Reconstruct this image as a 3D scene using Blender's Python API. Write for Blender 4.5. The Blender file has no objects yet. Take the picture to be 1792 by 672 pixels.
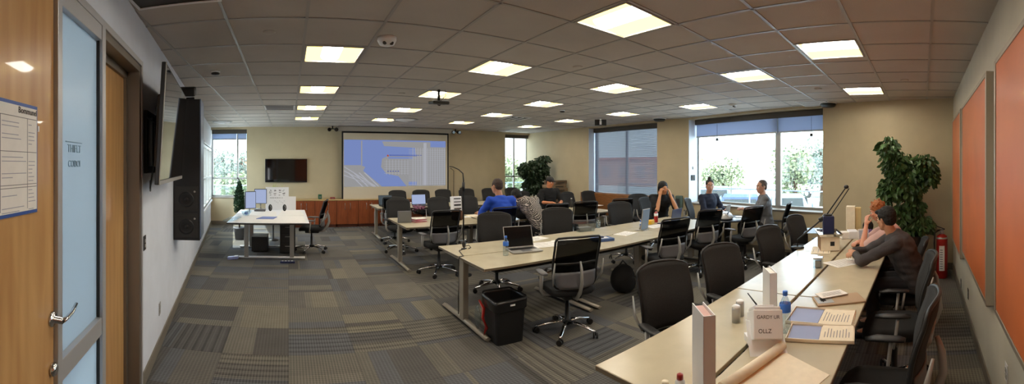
import bpy, bmesh, math, random
from mathutils import Vector, Matrix, Euler, noise
random.seed(7)
PI = math.pi
SC = bpy.context.scene
COL = SC.collection
# ------------------------------------------------------------------ camera (phone panorama: central cylindrical projection)
F, X0, YH, HC = 706.1, 505.1, 289.85, 1.722
cd = bpy.data.cameras.new('camera'); cam = bpy.data.objects.new('camera', cd); COL.objects.link(cam)
cd.type = 'PANO'; cd.panorama_type = 'CENTRAL_CYLINDRICAL'
cd.central_cylindrical_range_u_min = -896/F; cd.central_cylindrical_range_u_max = 896/F
cd.central_cylindrical_range_v_min = -(672-YH)/F; cd.central_cylindrical_range_v_max = YH/F
cd.clip_start = 0.02; cd.clip_end = 500
cam.location = (0, 0, HC); cam.rotation_euler = (PI/2, 0, -(896-X0)/F)
SC.camera = cam
def at(u, v, z=0.0):                     # floor position of a point seen at (u, v) at height z
    r = (HC-z)*F/(v-YH); a = (u-X0)/F
    return Vector((r*math.sin(a), r*math.cos(a), z))
# ------------------------------------------------------------------ materials
def lin(c):
    return tuple((x/255/12.92 if x/255 <= .04045 else ((x/255+.055)/1.055)**2.4) for x in c) + (1,)
MATS = {}
def mat(name, c, rough=.6, metal=0, noise_amt=0, noise_scale=20, bump=0, bump_scale=200, emit=None, estr=0, trans=0, coat=0, stretch=None, c2=None, sheen=0):
    if name in MATS: return MATS[name]
    m = bpy.data.materials.new(name); m.use_nodes = True; MATS[name] = m
    nt = m.node_tree; b = nt.nodes['Principled BSDF']
    b.inputs['Base Color'].default_value = lin(c); b.inputs['Roughness'].default_value = rough; b.inputs['Metallic'].default_value = metal
    if coat: b.inputs['Coat Weight'].default_value = coat
    if sheen: b.inputs['Sheen Weight'].default_value = sheen
    if trans: b.inputs['Transmission Weight'].default_value = trans
    tc = nt.nodes.new('ShaderNodeTexCoord'); mp = nt.nodes.new('ShaderNodeMapping')
    nt.links.new(tc.outputs['Object'], mp.inputs['Vector'])
    if stretch: mp.inputs['Scale'].default_value = stretch
    if noise_amt or c2:
        n = nt.nodes.new('ShaderNodeTexNoise'); n.inputs['Scale'].default_value = noise_scale; n.inputs['Detail'].default_value = 5
        nt.links.new(mp.outputs[0], n.inputs['Vector'])
        mx = nt.nodes.new('ShaderNodeMix'); mx.data_type = 'RGBA'
        A = c; B = c2 or tuple(max(0, x*(1-noise_amt)) for x in c)
        mx.inputs[6].default_value = lin(A); mx.inputs[7].default_value = lin(B)
        rp = nt.nodes.new('ShaderNodeMapRange'); rp.inputs[1].default_value = .35; rp.inputs[2].default_value = .65
        nt.links.new(n.outputs[0], rp.inputs[0]); nt.links.new(rp.outputs[0], mx.inputs[0]); nt.links.new(mx.outputs[2], b.inputs['Base Color'])
    if bump:
        n2 = nt.nodes.new('ShaderNodeTexNoise'); n2.inputs['Scale'].default_value = bump_scale
        nt.links.new(mp.outputs[0], n2.inputs['Vector'])
        bp = nt.nodes.new('ShaderNodeBump'); bp.inputs['Strength'].default_value = bump; bp.inputs['Distance'].default_value = .01
        nt.links.new(n2.outputs[0], bp.inputs['Height']); nt.links.new(bp.outputs[0], b.inputs['Normal'])
    if emit:
        b.inputs['Emission Color'].default_value = lin(emit); b.inputs['Emission Strength'].default_value = estr
    return m
def glass_mat(name, tint, reflect=.12, rough=.02):
    if name in MATS: return MATS[name]
    m = bpy.data.materials.new(name); m.use_nodes = True; MATS[name] = m; nt = m.node_tree; nt.nodes.clear()
    o = nt.nodes.new('ShaderNodeOutputMaterial'); t = nt.nodes.new('ShaderNodeBsdfTransparent'); g = nt.nodes.new('ShaderNodeBsdfGlossy'); x = nt.nodes.new('ShaderNodeMixShader')
    t.inputs[0].default_value = lin(tint); g.inputs['Roughness'].default_value = rough; x.inputs[0].default_value = reflect
    nt.links.new(t.outputs[0], x.inputs[1]); nt.links.new(g.outputs[0], x.inputs[2]); nt.links.new(x.outputs[0], o.inputs[0])
    return m
def sheer_mat(name, c, opacity, translu=.5, stripes=0, rough=None):
    """woven cloth / perforated shade / frosted film: part transparent, part diffuse + translucent"""
    if name in MATS: return MATS[name]
    m = bpy.data.materials.new(name); m.use_nodes = True; MATS[name] = m; nt = m.node_tree; nt.nodes.clear(); N = nt.nodes.new; L = nt.links.new
    o = N('ShaderNodeOutputMaterial'); t = N('ShaderNodeBsdfTransparent'); d = N('ShaderNodeBsdfDiffuse'); tl = N('ShaderNodeBsdfTranslucent'); x = N('ShaderNodeMixShader'); y = N('ShaderNodeMixShader')
    d.inputs[0].default_value = lin(c); tl.inputs[0].default_value = lin(c); x.inputs[0].default_value = translu; y.inputs[0].default_value = opacity
    L(d.outputs[0], x.inputs[1]); L(tl.outputs[0], x.inputs[2]); L(t.outputs[0], y.inputs[1]); L(x.outputs[0], y.inputs[2])
    last = y
    if stripes:
        tc = N('ShaderNodeTexCoord'); sp = N('ShaderNodeSeparateXYZ'); mu = N('ShaderNodeMath'); mu.operation = 'MULTIPLY'; mu.inputs[1].default_value = stripes
        fr = N('ShaderNodeMath'); fr.operation = 'FRACT'; mr = N('ShaderNodeMapRange'); mr.inputs[1].default_value = .4; mr.inputs[2].default_value = .5; mr.inputs[3].default_value = opacity-.18; mr.inputs[4].default_value = opacity
        L(tc.outputs['Object'], sp.inputs[0]); L(sp.outputs[2], mu.inputs[0]); L(mu.outputs[0], fr.inputs[0]); L(fr.outputs[0], mr.inputs[0]); L(mr.outputs[0], y.inputs[0])
    if rough is not None:
        g = N('ShaderNodeBsdfGlossy'); g.inputs['Roughness'].default_value = rough; z = N('ShaderNodeMixShader'); z.inputs[0].default_value = .08
        L(y.outputs[0], z.inputs[1]); L(g.outputs[0], z.inputs[2]); last = z
    L(last.outputs[0], o.inputs[0])
    return m
def emit_mat(name, c, s):
    if name in MATS: return MATS[name]
    m = bpy.data.materials.new(name); m.use_nodes = True; MATS[name] = m; nt = m.node_tree; nt.nodes.clear()
    o = nt.nodes.new('ShaderNodeOutputMaterial'); e = nt.nodes.new('ShaderNodeEmission'); e.inputs[0].default_value = lin(c); e.inputs[1].default_value = s
    nt.links.new(e.outputs[0], o.inputs[0]); return m
# ------------------------------------------------------------------ mesh building
class MB:
    def __init__(s): s.bm = bmesh.new(); s.mi = 0
    def _tag(s, fs, smooth=False):
        for f in fs:
            f.material_index = s.mi; f.smooth = smooth
        return s
    def box(s, c, d, rot=None, bevel=0, seg=2):
        r = bmesh.ops.create_cube(s.bm, size=1); vs = r['verts']
        M = Matrix.Diagonal((d[0], d[1], d[2], 1))
        if rot is not None: M = (Euler(rot).to_matrix().to_4x4() if not isinstance(rot, Matrix) else rot) @ M
        M = Matrix.Translation(c) @ M
        bmesh.ops.transform(s.bm, matrix=M, verts=vs)
        fs = set(f for v in vs for f in v.link_faces)
        if bevel:
            es = list(set(e for v in vs for e in v.link_edges))
            r = bmesh.ops.bevel(s.bm, geom=es, offset=bevel, segments=seg, affect='EDGES', profile=.5)
            fs = set(f for f in fs if f.is_valid) | set(r['faces'])
            for v in r['verts']:
                for f in v.link_faces: fs.add(f)
        return s._tag(fs)
    def span(s, x0, x1, y0, y1, z0, z1, bevel=0, seg=2):
        return s.box(((x0+x1)/2, (y0+y1)/2, (z0+z1)/2), (abs(x1-x0), abs(y1-y0), abs(z1-z0)), None, bevel, seg)
    def rings(s, rings, closed=True, cap=True, smooth=True):
        """rings: list of lists of points"""
        R = [[s.bm.verts.new(p) for p in r] for r in rings]; fs = []
        n = len(R[0])
        for a, b in zip(R, R[1:]):
            for i in range(n if closed else n-1):
                j = (i+1) % n
                fs.append(s.bm.faces.new((a[i], a[j], b[j], b[i])))
        if cap:
            fs.append(s.bm.faces.new(list(reversed(R[0])))); fs.append(s.bm.faces.new(R[-1]))
        s._tag(fs, smooth)
        if cap:
            for f in fs[-2:]: f.smooth = False
        return s
    def tube(s, pts, r, seg=8, cap=True, flat=1.0, up=(0, 0, 1)):
        """tube along pts; r number or list; flat = ratio of 2nd axis"""
        pts = [Vector(p) for p in pts]; n = len(pts)
        rr = r if isinstance(r, (list, tuple)) else [r]*n
        out = []
        u = Vector(up)
        for i in range(n):
            t = (pts[min(i+1, n-1)]-pts[max(i-1, 0)])
            if t.length < 1e-9: t = Vector((0, 0, 1))
            t.normalize()
            a = t.cross(u)
            if a.length < 1e-3: a = t.cross(Vector((1, 0, 0)))
            a.normalize(); b = a.cross(t).normalized()
            out.append([pts[i]+(a*math.cos(2*PI*k/seg)+b*math.sin(2*PI*k/seg)*flat)*rr[i] for k in range(seg)])
        return s.rings(out, True, cap)
    def cyl(s, p0, p1, r, r1=None, seg=16):
        return s.tube([p0, p1], [r, r if r1 is None else r1], seg)
    def lathe(s, prof, c=(0, 0, 0), seg=20, cap=True):
        c = Vector(c)
        return s.rings([[c+Vector((r*math.cos(2*PI*k/seg), r*math.sin(2*PI*k/seg), z)) for k in range(seg)] for r, z in prof], True, cap)
    def prism(s, poly, z0, z1, M=None):
        lo = [Vector((x, y, z0)) for x, y in poly]; hi = [Vector((x, y, z1)) for x, y in poly]
        if M is not None: lo = [M @ p for p in lo]; hi = [M @ p for p in hi]
        return s.rings([lo, hi], True, True, False)
    def quad(s, pts):
        f = s.bm.faces.new([s.bm.verts.new(p) for p in pts]); return s._tag([f])
    def ell(s, c, r, rot=None, su=14, sv=9):
        c = Vector(c); M = rot if rot is not None else Matrix.Identity(3)
        rg = []
        for i in range(sv+1):
            a = -PI/2+PI*i/sv; a = max(-PI/2+.05, min(PI/2-.05, a))
            rg.append([c+M @ Vector((r[0]*math.cos(a)*math.cos(2*PI*k/su), r[1]*math.cos(a)*math.sin(2*PI*k/su), r[2]*math.sin(a))) for k in range(su)])
        return s.rings(rg, True, True)
    def cap(s, p1, r1, p2, r2, seg=12):
        """capsule with tapering radius"""
        p1, p2 = Vector(p1), Vector(p2); d = (p2-p1); L = d.length
        d = d/L if L > 1e-6 else Vector((0, 0, 1))
        a = d.orthogonal().normalized(); b = d.cross(a); rg = []
        for i in range(5):
            t = -PI/2+.08+(PI/2-.08)*i/4
            rg.append([p1+d*(r1*math.sin(t))+(a*math.cos(2*PI*k/seg)+b*math.sin(2*PI*k/seg))*r1*math.cos(t) for k in range(seg)])
        for i in range(5):
            t = (PI/2-.08)*i/4
            rg.append([p2+d*(r2*math.sin(t))+(a*math.cos(2*PI*k/seg)+b*math.sin(2*PI*k/seg))*r2*math.cos(t) for k in range(seg)])
        return s.rings(rg, True, True)
    def use(s, i): s.mi = i; return s
    def mesh(s, name, mats):
        bmesh.ops.recalc_face_normals(s.bm, faces=s.bm.faces[:])
        me = bpy.data.meshes.new(name); s.bm.to_mesh(me); s.bm.free()
        for m in (mats if isinstance(mats, (list, tuple)) else [mats]): me.materials.append(m)
        return me
    def obj(s, name, mats, parent=None, loc=None, rotz=None):
        o = bpy.data.objects.new(name, s.mesh(name, mats)); COL.objects.link(o)
        if parent is not None: o.parent = parent
        if loc is not None: o.location = loc
        if rotz is not None: o.rotation_euler = (0, 0, rotz)
        return o
def empty(name, loc=(0, 0, 0), rotz=0, rot=None):
    o = bpy.data.objects.new(name, None); COL.objects.link(o); o.location = loc; o.rotation_euler = rot or (0, 0, rotz); o.empty_display_size = .1
    return o
def tag(o, label, cat, group=None, kind=None):
    o['label'] = label; o['category'] = cat
    if group: o['group'] = group
    if kind: o['kind'] = kind
    return o
def struct(o): o['kind'] = 'structure'; return o
def dup(o, parent=None):
    c = o.copy(); COL.objects.link(c)
    if parent is not None: c.parent = parent
    for ch in list(o.children): dup(ch, c)
    return c
def place(o, loc, rotz=0, scale=None):
    o.location = loc; o.rotation_euler = (0, 0, rotz)
    if scale: o.scale = (scale,)*3
    return o
def text(name, s, size, m, parent, M, thick=.0008, align='CENTER'):
    cu = bpy.data.curves.new(name, 'FONT'); cu.body = s; cu.size = size; cu.extrude = thick; cu.align_x = align; cu.align_y = 'CENTER'
    t = bpy.data.objects.new(name+'_c', cu); COL.objects.link(t)
    bpy.context.view_layer.update()
    me = bpy.data.meshes.new_from_object(t.evaluated_get(bpy.context.evaluated_depsgraph_get()))
    bpy.data.objects.remove(t); bpy.data.curves.remove(cu)
    me.transform(M); me.materials.clear(); me.materials.append(m)
    o = bpy.data.objects.new(name, me); COL.objects.link(o); o.parent = parent
    return o
# ------------------------------------------------------------------ palette
M_wall = mat('paint_tan', (196, 180, 148), .85, noise_amt=.03, noise_scale=3, bump=.05)
M_wall_l = mat('paint_pale_grey', (226, 231, 242), .8, noise_amt=.03, noise_scale=3, bump=.05)
M_wall_n = mat('paint_cream', (212, 205, 188), .8, noise_amt=.03, noise_scale=3, bump=.05)
M_base = mat('baseboard_grey', (120, 112, 100), .6)
M_alu = mat('brushed_aluminium', (190, 190, 192), .35, .9)
M_alu2 = mat('satin_frame_metal', (165, 163, 158), .45, .6)
M_chrome = mat('chrome', (215, 215, 218), .14, 1)
M_silver = mat('silver_plastic', (168, 166, 162), .4, .3)
M_black = mat('black_plastic', (24, 24, 26), .45)
M_blackf = mat('black_fabric', (22, 22, 24), .9, noise_amt=.2, noise_scale=120, bump=.3, bump_scale=400)
M_char = mat('charcoal_fabric', (46, 45, 45), .92, noise_amt=.12, noise_scale=90, bump=.3, bump_scale=500)
M_mesh = sheer_mat('black_woven_mesh', (14, 14, 15), .86, .2)
M_gplas = mat('grey_shell_plastic', (104, 104, 108), .5)
M_top = mat('beige_laminate', (204, 193, 166), .24, noise_amt=.04, noise_scale=6)
M_edge = mat('desk_edge_band', (120, 108, 88), .5)
M_postm = mat('warm_grey_steel', (172, 164, 150), .4, .4)
M_dark = mat('dark_steel', (52, 50, 48), .5, .3)
M_white = mat('white_plastic', (240, 240, 242), .4)
M_paper = mat('white_paper', (246, 243, 238), .8, noise_amt=.02)
M_cream = mat('cream_paper', (248, 236, 212), .8, noise_amt=.03)
M_card = mat('brown_cardboard', (150, 116, 80), .85, noise_amt=.08, noise_scale=30)
M_ink = mat('black_ink', (30, 28, 30), .7)
M_ink2 = mat('faded_ink', (130, 128, 132), .8)
M_navy = mat('navy_plastic', (34, 42, 82), .4)
M_blue = mat('blue_plastic', (58, 116, 210), .35)
M_red = mat('red_paint', (170, 32, 28), .3, coat=.4)
M_clear = glass_mat('clear_plastic', (232, 240, 244), .14, .05)
M_screenoff = mat('dark_glass_screen', (12, 12, 14), .06, 0, coat=.3)
M_screen = emit_mat('lit_screen', (190, 205, 245), .5)
M_winglass = glass_mat('window_glass', (238, 246, 248), .05, .0)
M_leaf = mat('leaf_green', (78, 112, 62), .42, c2=(46, 72, 38), noise_scale=9)
M_soil = mat('potting_soil', (50, 38, 28), .95)
M_bark = mat('brown_bark', (92, 66, 44), .9, noise_amt=.3, noise_scale=40)
# ================================================================== ROOM SHELL
CZ = 2.842; YB = 11.63; YN = -.512; XB = 7.90; SA = .2139; SL = .133
PHI = math.atan(SL); PSI = math.atan(SA)
def LW(o): o.location = (-.72, 0, 0); o.rotation_euler = (0, 0, PHI); return o          # left wall frame: x into the room, y along
def RW(o): o.location = (6.79, 0, 0); o.rotation_euler = (0, 0, -PSI); return o         # window wall frame: x outward, y along
ML = Matrix.Translation((-.72, 0, 0)) @ Matrix.Rotation(PHI, 4, 'Z'); MR = Matrix.Translation((6.79, 0, 0)) @ Matrix.Rotation(-PSI, 4, 'Z')
def sR(u, d=0):      # distance along window wall A where sight azimuth u crosses depth d
    a = (u-X0)/F; n = Vector((math.cos(PSI), -math.sin(PSI))); r = (d+6.79*n.x)/(math.sin(a)*n.x+math.cos(a)*n.y)
    p = Vector((r*math.sin(a)-6.79, r*math.cos(a))); return p.x*math.sin(PSI)+p.y*math.cos(PSI)
def sLw(u, d=0):
    a = (u-X0)/F; n = Vector((math.cos(PHI), math.sin(PHI))); r = (d-.72*n.x)/(math.sin(a)*n.x+math.cos(a)*n.y)
    p = Vector((r*math.sin(a)+.72, r*math.cos(a))); return -p.x*math.sin(PHI)+p.y*math.cos(PHI)
def XY(u, Y): return Y*math.tan((u-X0)/F)
def zat(x, y, v): return HC-(v-YH)/F*math.hypot(x, y)
def zL(u, v, d=0):
    p = ML @ Vector((d, sLw(u, d), 0)); return zat(p.x, p.y, v)
# floor: carpet tiles
def carpet():
    m = bpy.data.materials.new('carpet_tiles'); m.use_nodes = True; nt = m.node_tree; N = nt.nodes.new; L = nt.links.new; b = nt.nodes['Principled BSDF']
    b.inputs['Roughness'].default_value = .95
    tc = N('ShaderNodeTexCoord'); sp = N('ShaderNodeSeparateXYZ'); L(tc.outputs['Object'], sp.inputs[0])
    def M(op, a, bb=None):
        n = N('ShaderNodeMath'); n.operation = op
        for i, v in enumerate((a, bb)):
            if v is None: continue
            if isinstance(v, (int, float)): n.inputs[i].default_value = v
            else: L(v, n.inputs[i])
        return n.outputs[0]
    x, y = sp.outputs[0], sp.outputs[1]
    cx = M('FLOOR', M('DIVIDE', x, .61)); cy = M('FLOOR', M('DIVIDE', y, .61))
    def wn(a, bb, c):
        cb = N('ShaderNodeCombineXYZ'); L(a, cb.inputs[0]); L(bb, cb.inputs[1]); cb.inputs[2].default_value = c
        w = N('ShaderNodeTexWhiteNoise'); w.noise_dimensions = '3D'; L(cb.outputs[0], w.inputs['Vector']); return w.outputs[0]
    r1 = wn(cx, cy, 1.5); r2 = wn(cx, cy, 7.5); r3 = wn(cx, cy, 3.5)
    # sub panels inside a tile: split in strips along x or y
    fx = M('FRACT', M('DIVIDE', x, .61)); fy = M('FRACT', M('DIVIDE', y, .61))
    turn = M('GREATER_THAN', r2, .5)
    mixf = lambda t, a, c: M('ADD', M('MULTIPLY', t, c), M('MULTIPLY', M('SUBTRACT', 1, t), a))
    along = mixf(turn, fx, fy); across = mixf(turn, fy, fx)
    cut1 = M('GREATER_THAN', along, M('ADD', .25, M('MULTIPLY', r3, .5))); cut2 = M('GREATER_THAN', along, M('ADD', .1, M('MULTIPLY', r1, .25)))
    sub = M('ADD', cut1, cut2)
    cb = N('ShaderNodeCombineXYZ'); L(cx, cb.inputs[0]); L(cy, cb.inputs[1]); L(sub, cb.inputs[2]); w = N('ShaderNodeTexWhiteNoise'); w.noise_dimensions = '3D'; L(cb.outputs[0], w.inputs['Vector'])
    cr = N('ShaderNodeValToRGB'); cr.color_ramp.interpolation = 'CONSTANT'; L(w.outputs[0], cr.inputs[0])
    els = [(0, (108, 104, 98)), (.16, (121, 116, 106)), (.34, (96, 94, 92)), (.5, (114, 110, 101)), (.64, (101, 102, 105)), (.8, (130, 124, 109)), (.92, (90, 87, 83))]
    cr.color_ramp.elements[0].color = lin(els[0][1]); cr.color_ramp.elements[1].position = els[1][0]; cr.color_ramp.elements[1].color = lin(els[1][1])
    for p, c in els[2:]:
        e = cr.color_ramp.elements.new(p); e.color = lin(c)
    # ribs: fine dashed rows, some panels with wide dark stripes
    rib = M('FRACT', M('MULTIPLY', across, 24)); ribv = M('MULTIPLY', M('GREATER_THAN', rib, .5), .30)
    dash = M('MULTIPLY', M('GREATER_THAN', M('FRACT', M('MULTIPLY', along, 20)), .45), .20)
    wide = M('MULTIPLY', M('MULTIPLY', M('GREATER_THAN', M('FRACT', M('MULTIPLY', along, 7)), .6), M('GREATER_THAN', r3, .72)), .3)
    nz = N('ShaderNodeTexNoise'); nz.inputs['Scale'].default_value = 160; L(tc.outputs['Object'], nz.inputs['Vector'])
    nzv = M('MULTIPLY', M('SUBTRACT', nz.outputs[0], .5), .6)
    nz2 = N('ShaderNodeTexNoise'); nz2.inputs['Scale'].default_value = 5; L(tc.outputs['Object'], nz2.inputs['Vector'])
    seam = M('MULTIPLY', M('ADD', M('LESS_THAN', fx, .008), M('LESS_THAN', fy, .008)), .35)
    k = M('ADD', M('SUBTRACT', M('SUBTRACT', M('SUBTRACT', M('SUBTRACT', 1.12, ribv), dash), wide), seam), nzv)
    k = M('ADD', k, M('MULTIPLY', M('SUBTRACT', nz2.outputs[0], .5), .25))
    vm = N('ShaderNodeVectorMath'); vm.operation = 'SCALE'; L(cr.outputs[0], vm.inputs[0]); L(k, vm.inputs[3]); L(vm.outputs[0], b.inputs['Base Color'])
    bp = N('ShaderNodeBump'); bp.inputs['Strength'].default_value = .4; bp.inputs['Distance'].default_value = .004; L(k, bp.inputs['Height']); L(bp.outputs[0], b.inputs['Normal'])
    return m
b = MB(); b.span(-2.6, 8.3, -.7, 12, -.05, 0); struct(b.obj('floor', carpet()))
# ---- ceiling with cut-outs for the light troffers
RY = {-6: -.073, -5: .566, -4: 1.177, -3: 1.819, -2: 2.401, -1: 3.05, 0: 3.721, 1: 4.347, 2: 4.985, 3: 5.621, 4: 6.223, 5: 6.845, 6: 7.465, 7: 8.07, 8: 8.665, 9: 9.257, 10: 9.864, 11: 10.47, 12: 11.07}
CX = {-3: -1.7, -2: -1.09, -1: -.47, 0: .137, 1: .745, 2: 1.39, 3: 2.02, 4: 2.625, 5: 3.12, 6: 3.70, 7: 4.26, 8: 4.82, 9: 5.40, 10: 5.98, 11: 6.56, 12: 7.15, 13: 7.75}
LIGHTS = [('A', .44, -3), ('A', .44, 0), ('A', .44, 3), ('A', .44, 6), ('A', .43, 9), ('B', 2.32, -3), ('B', 2.32, 0), ('B', 2.32, 3), ('B', 2.32, 6), ('B', 2.3, 9),
          ('C', 4.25, 0), ('C', 4.33, 3), ('C', 4.40, 6), ('C', 4.36, 9), ('C', 4.58, -3), ('D', 6.5, 0), ('D', 6.45, 3), ('D', 6.47, 6), ('D', 6.5, 9), ('D', 5.98, -5), ('C', 3.80, -5), ('B', 1.9, -5)]
LR = []
for c, x, r in LIGHTS:
    y0, y1 = RY[r], RY[r+1]
    LR.append((x-.285, x+.285, y0+.02, y1-.02, c, r))
def inL(x, y): return any(a < x < b_ and c < y < d for a, b_, c, d, _, _ in LR)
M_ceil = mat('ceiling_tile_mineral', (198, 190, 182), .95, noise_amt=.06, noise_scale=1.3, bump=.15, bump_scale=90)
M_tbar = mat('ceiling_grid_metal', (172, 168, 164), .45, .3)
b = MB()
xs = sorted(set([-2.6, 8.3]+[v for l in LR for v in l[:2]])); ys = sorted(set([-.7, 12]+[v for l in LR for v in l[2:4]]))
for x0, x1 in zip(xs, xs[1:]):
    for y0, y1 in zip(ys, ys[1:]):
        if not inL((x0+x1)/2, (y0+y1)/2): b.quad([(x0, y0, CZ), (x0, y1, CZ), (x1, y1, CZ), (x1, y0, CZ)])
b.span(-2.6, 8.3, -.7, 12, CZ+.16, CZ+.2)
ceiling = struct(b.obj('ceiling', M_ceil))
b = MB()
def segs(lo, hi, test):
    out = []; cur = lo; st = None; n = 400
    for i in range(n+1):
        t = lo+(hi-lo)*i/n
        if not test(t):
            if st is None: st = t
            en = t
        else:
            if st is not None: out.append((st, en)); st = None
    if st is not None: out.append((st, en))
    return out
for y in RY.values():
    for s0, s1 in segs(-2.5, 8.2, lambda t: inL(t, y)): b.span(s0, s1, y-.012, y+.012, CZ-.006, CZ+.002)
for x in CX.values():
    for s0, s1 in segs(-.6, 11.7, lambda t: inL(x, t)): b.span(x-.012, x+.012, s0, s1, CZ-.006, CZ+.002)
struct(b.obj('ceiling_grid', M_tbar, ceiling))
# ---- walls
b = MB()                                       # back wall with the corner windows
zs, zh = .80, 2.78
b.span(-2.6, -1.21, YB, YB+.25, 0, zs); b.span(-2.6, -1.21, YB, YB+.25, zh, CZ+.1); b.span(-1.21, 6.92, YB, YB+.25, 0, CZ+.1)
b.span(6.92, 8.2, YB, YB+.25, 0, zs); b.span(6.92, 8.2, YB, YB+.25, zh, CZ+.1)
struct(b.obj('wall_back', M_wall))
b = MB(); b.span(-1.1, 7.2, YN-.2, YN, 0, CZ+.1); struct(b.obj('wall_near', M_wall_n))
sA0, sA1 = sR(1440), sR(1205)
b = MB(); b.span(0, .4, -.8, sA0, 0, CZ+.1); b.span(0, .4, sA0, sA1, 0, .86); b.span(0, .4, sA0, sA1, 2.8, CZ+.1)
struct(RW(b.obj('wall_right', M_wall)))
yb0, yb1, yb2 = 5.19, 7.90/math.tan((1150-X0)/F), 7.90/math.tan((1030-X0)/F)
b = MB(); b.span(XB, XB+.4, yb0-.02, yb1, 0, CZ+.1); b.span(XB, XB+.4, yb1, yb2, 0, .88); b.span(XB, XB+.4, yb1, yb2, 2.8, CZ+.1); b.span(XB, XB+.4, yb2, YB+.3, 0, CZ+.1)
struct(b.obj('wall_far_right', M_wall))
sl0, sl1 = 8.25*1.0088, 11.55*1.0088
b = MB(); sd = 2.83*1.0088
b.span(-.2, 0, sd, sl0, 0, CZ+.1); b.span(-.2, 0, sl0, sl1, 0, .74); b.span(-.2, 0, sl0, sl1, 2.2, CZ+.1); b.span(-.2, 0, sl1, 12, 0, CZ+.1)
b.span(-.2, 0, -.8, sd, 2.46, CZ+.1); b.span(-.2, 0, -.8, -.05, 0, 2.46)
struct(LW(b.obj('wall_left', M_wall_l)))
# ---- baseboards
b = MB(); b.span(0, .014, sd+.02, 11.7, 0, .11, .003); struct(LW(b.obj('baseboard_left', M_base)))
b = MB(); b.span(-2.3, 7.9, YB-.014, YB, 0, .11, .003); struct(b.obj('baseboard_back', M_base))
b = MB(); b.span(-.7, 6.72, YN, YN+.014, 0, .11, .003); struct(b.obj('baseboard_near', M_base))
b = MB(); b.span(-.014, 0, -.52, 5.3, 0, .11, .003); struct(RW(b.obj('baseboard_right', M_base)))
b = MB(); b.span(XB-.014, XB, 5.2, YB, 0, .11, .003); struct(b.obj('baseboard_far_right', M_base))
# ---- windows
M_shade = sheer_mat('blue_grey_roller_shade', (168, 180, 204), .95, .45)
M_shade2 = sheer_mat('perforated_blind_cloth', (118, 124, 140), .90, .3, stripes=22)
M_cass = mat('shade_cassette', (78, 72, 66), .6)
M_sill = mat('window_sill_stone', (128, 116, 100), .5)
M_woodsill = mat('orange_brown_wood', (150, 98, 52), .5, noise_amt=.2, noise_scale=6, stretch=(1, 1, 8))
def frame_bars(b, d0, d1, cuts, z0, z1, w=.05, rails=()):
    """vertical bars at given s positions + top/bottom rails"""
    for s in cuts: b.span(d0, d1, s-w/2, s+w/2, z0, z1, .004)
    b.span(d0, d1, cuts[0], cuts[-1], z0, z0+w, .004); b.span(d0, d1, cuts[0], cuts[-1], z1-w, z1, .004)
    for z in rails: b.span(d0, d1, cuts[0], cuts[-1], z-w/2, z+w/2, .004)
def window(n, T, d, cuts, z0, z1, shades, rails=()):
    w = struct(empty('window_%d' % n)); T(w)
    b = MB(); frame_bars(b, d, d+.06, cuts, z0, z1, rails=rails); b.obj('window_frame', M_alu2, w)
    for a, c in zip(cuts, cuts[1:]):
        b = MB(); b.span(d+.025, d+.031, a+.026, c-.026, z0+.05, z1-.05); b.obj('pane', M_winglass, w)
    b = MB(); b.span(d-.12, d-.02, cuts[0]+.01, cuts[-1]-.01, z1-.12, z1-.005, .006); b.obj('shade_cassette', M_cass, w)
    b = MB(); b.span(-.02, d+.02, cuts[0]-.02 if n > 5 else cuts[0], cuts[-1], z0-.03, z0+.002, .006); b.obj('window_sill', M_sill, w)
    for a, c, zb, m in shades:
        b = MB(); b.span(d-.072, d-.068, a+.02, c-.02, zb, z1-.1); s = b.obj('roller_shade', m, w)
        b = MB(); b.span(d-.08, d-.06, a+.02, c-.02, zb-.02, zb+.01, .003); b.obj('hem_bar', M_alu2, s)
    return w
zT = 2.80
c1 = [sA0+.0, sR(1364, .3), sA1-.02]
w1 = window(1, RW, .30, c1, .86, zT, [(c1[0], c1[1], 2.40, M_shade), (c1[1], c1[2], 2.40, M_shade)])
for u in (1420, 1255):                       # shade pull weights
    s = sR(u, .2); b = MB(); b.tube([(.2, s, 2.66), (.2, s, 2.33)], .003, 6); b.box((.2, s, 2.31), (.04, .05, .06), None, .006); b.obj('shade_pull', M_dark, w1)
b = MB(); b.span(.3, .36, c1[1]+.02, c1[1]+.10, .9, zT-.1, .004); b.obj('window_frame', M_alu2, w1)
M_jamb_sky = mat('jamb_skylight_tint', (216, 228, 244), .5)  # bluish skylight on the jambs, put into the paint of added thin panels
b = MB(); b.span(.004, .295, sA1-.012, sA1-.001, .865, 2.79); struct(RW(b.obj('jamb_sky_panel_2', M_jamb_sky)))
b = MB(); b.span(.004, .295, yb2-.012, yb2-.001, .885, 2.79); struct(b.obj('jamb_sky_panel_3', M_jamb_sky, None, (XB, 0, 0)))
yy = lambda u, d=0: (XB+d)/math.tan((u-X0)/F)
c2 = [yb1, yy(1096, .3), yb2-.01]
w2 = window(2, lambda o: place(o, (XB, 0, 0)), .30, c2, .88, zT, [(c2[0]-.02, yy(1131, .25)+.01, .92, M_shade2), (yy(1131, .25)-.03, c2[1]+.02, .92, M_shade2), (c2[1]-.02, yy(1075, .25)+.02, .92, M_shade2), (yy(1075, .25)-.02, c2[2], .92, M_shade2)])
def Bk(o): o.location = (0, YB, 0); o.rotation_euler = (0, 0, PI/2); return o        # local x = outward (+Y), local y = -X
w3 = window(3, Bk, .18, [-7.9, -7.38, -6.92], .80, 2.78, [], rails=(1.35,))
w4 = window(4, Bk, .18, [1.21, 1.50, 2.26], .80, 2.78, [(1.21, 1.5, 2.5, M_shade), (1.5, 2.26, 2.5, M_shade)], rails=(1.35,))
def LWo(o): o.location = (-.72, 0, 0); o.rotation_euler = (0, 0, PHI+PI); return o
w5 = struct(empty('window_5')); LW(w5)
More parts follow.
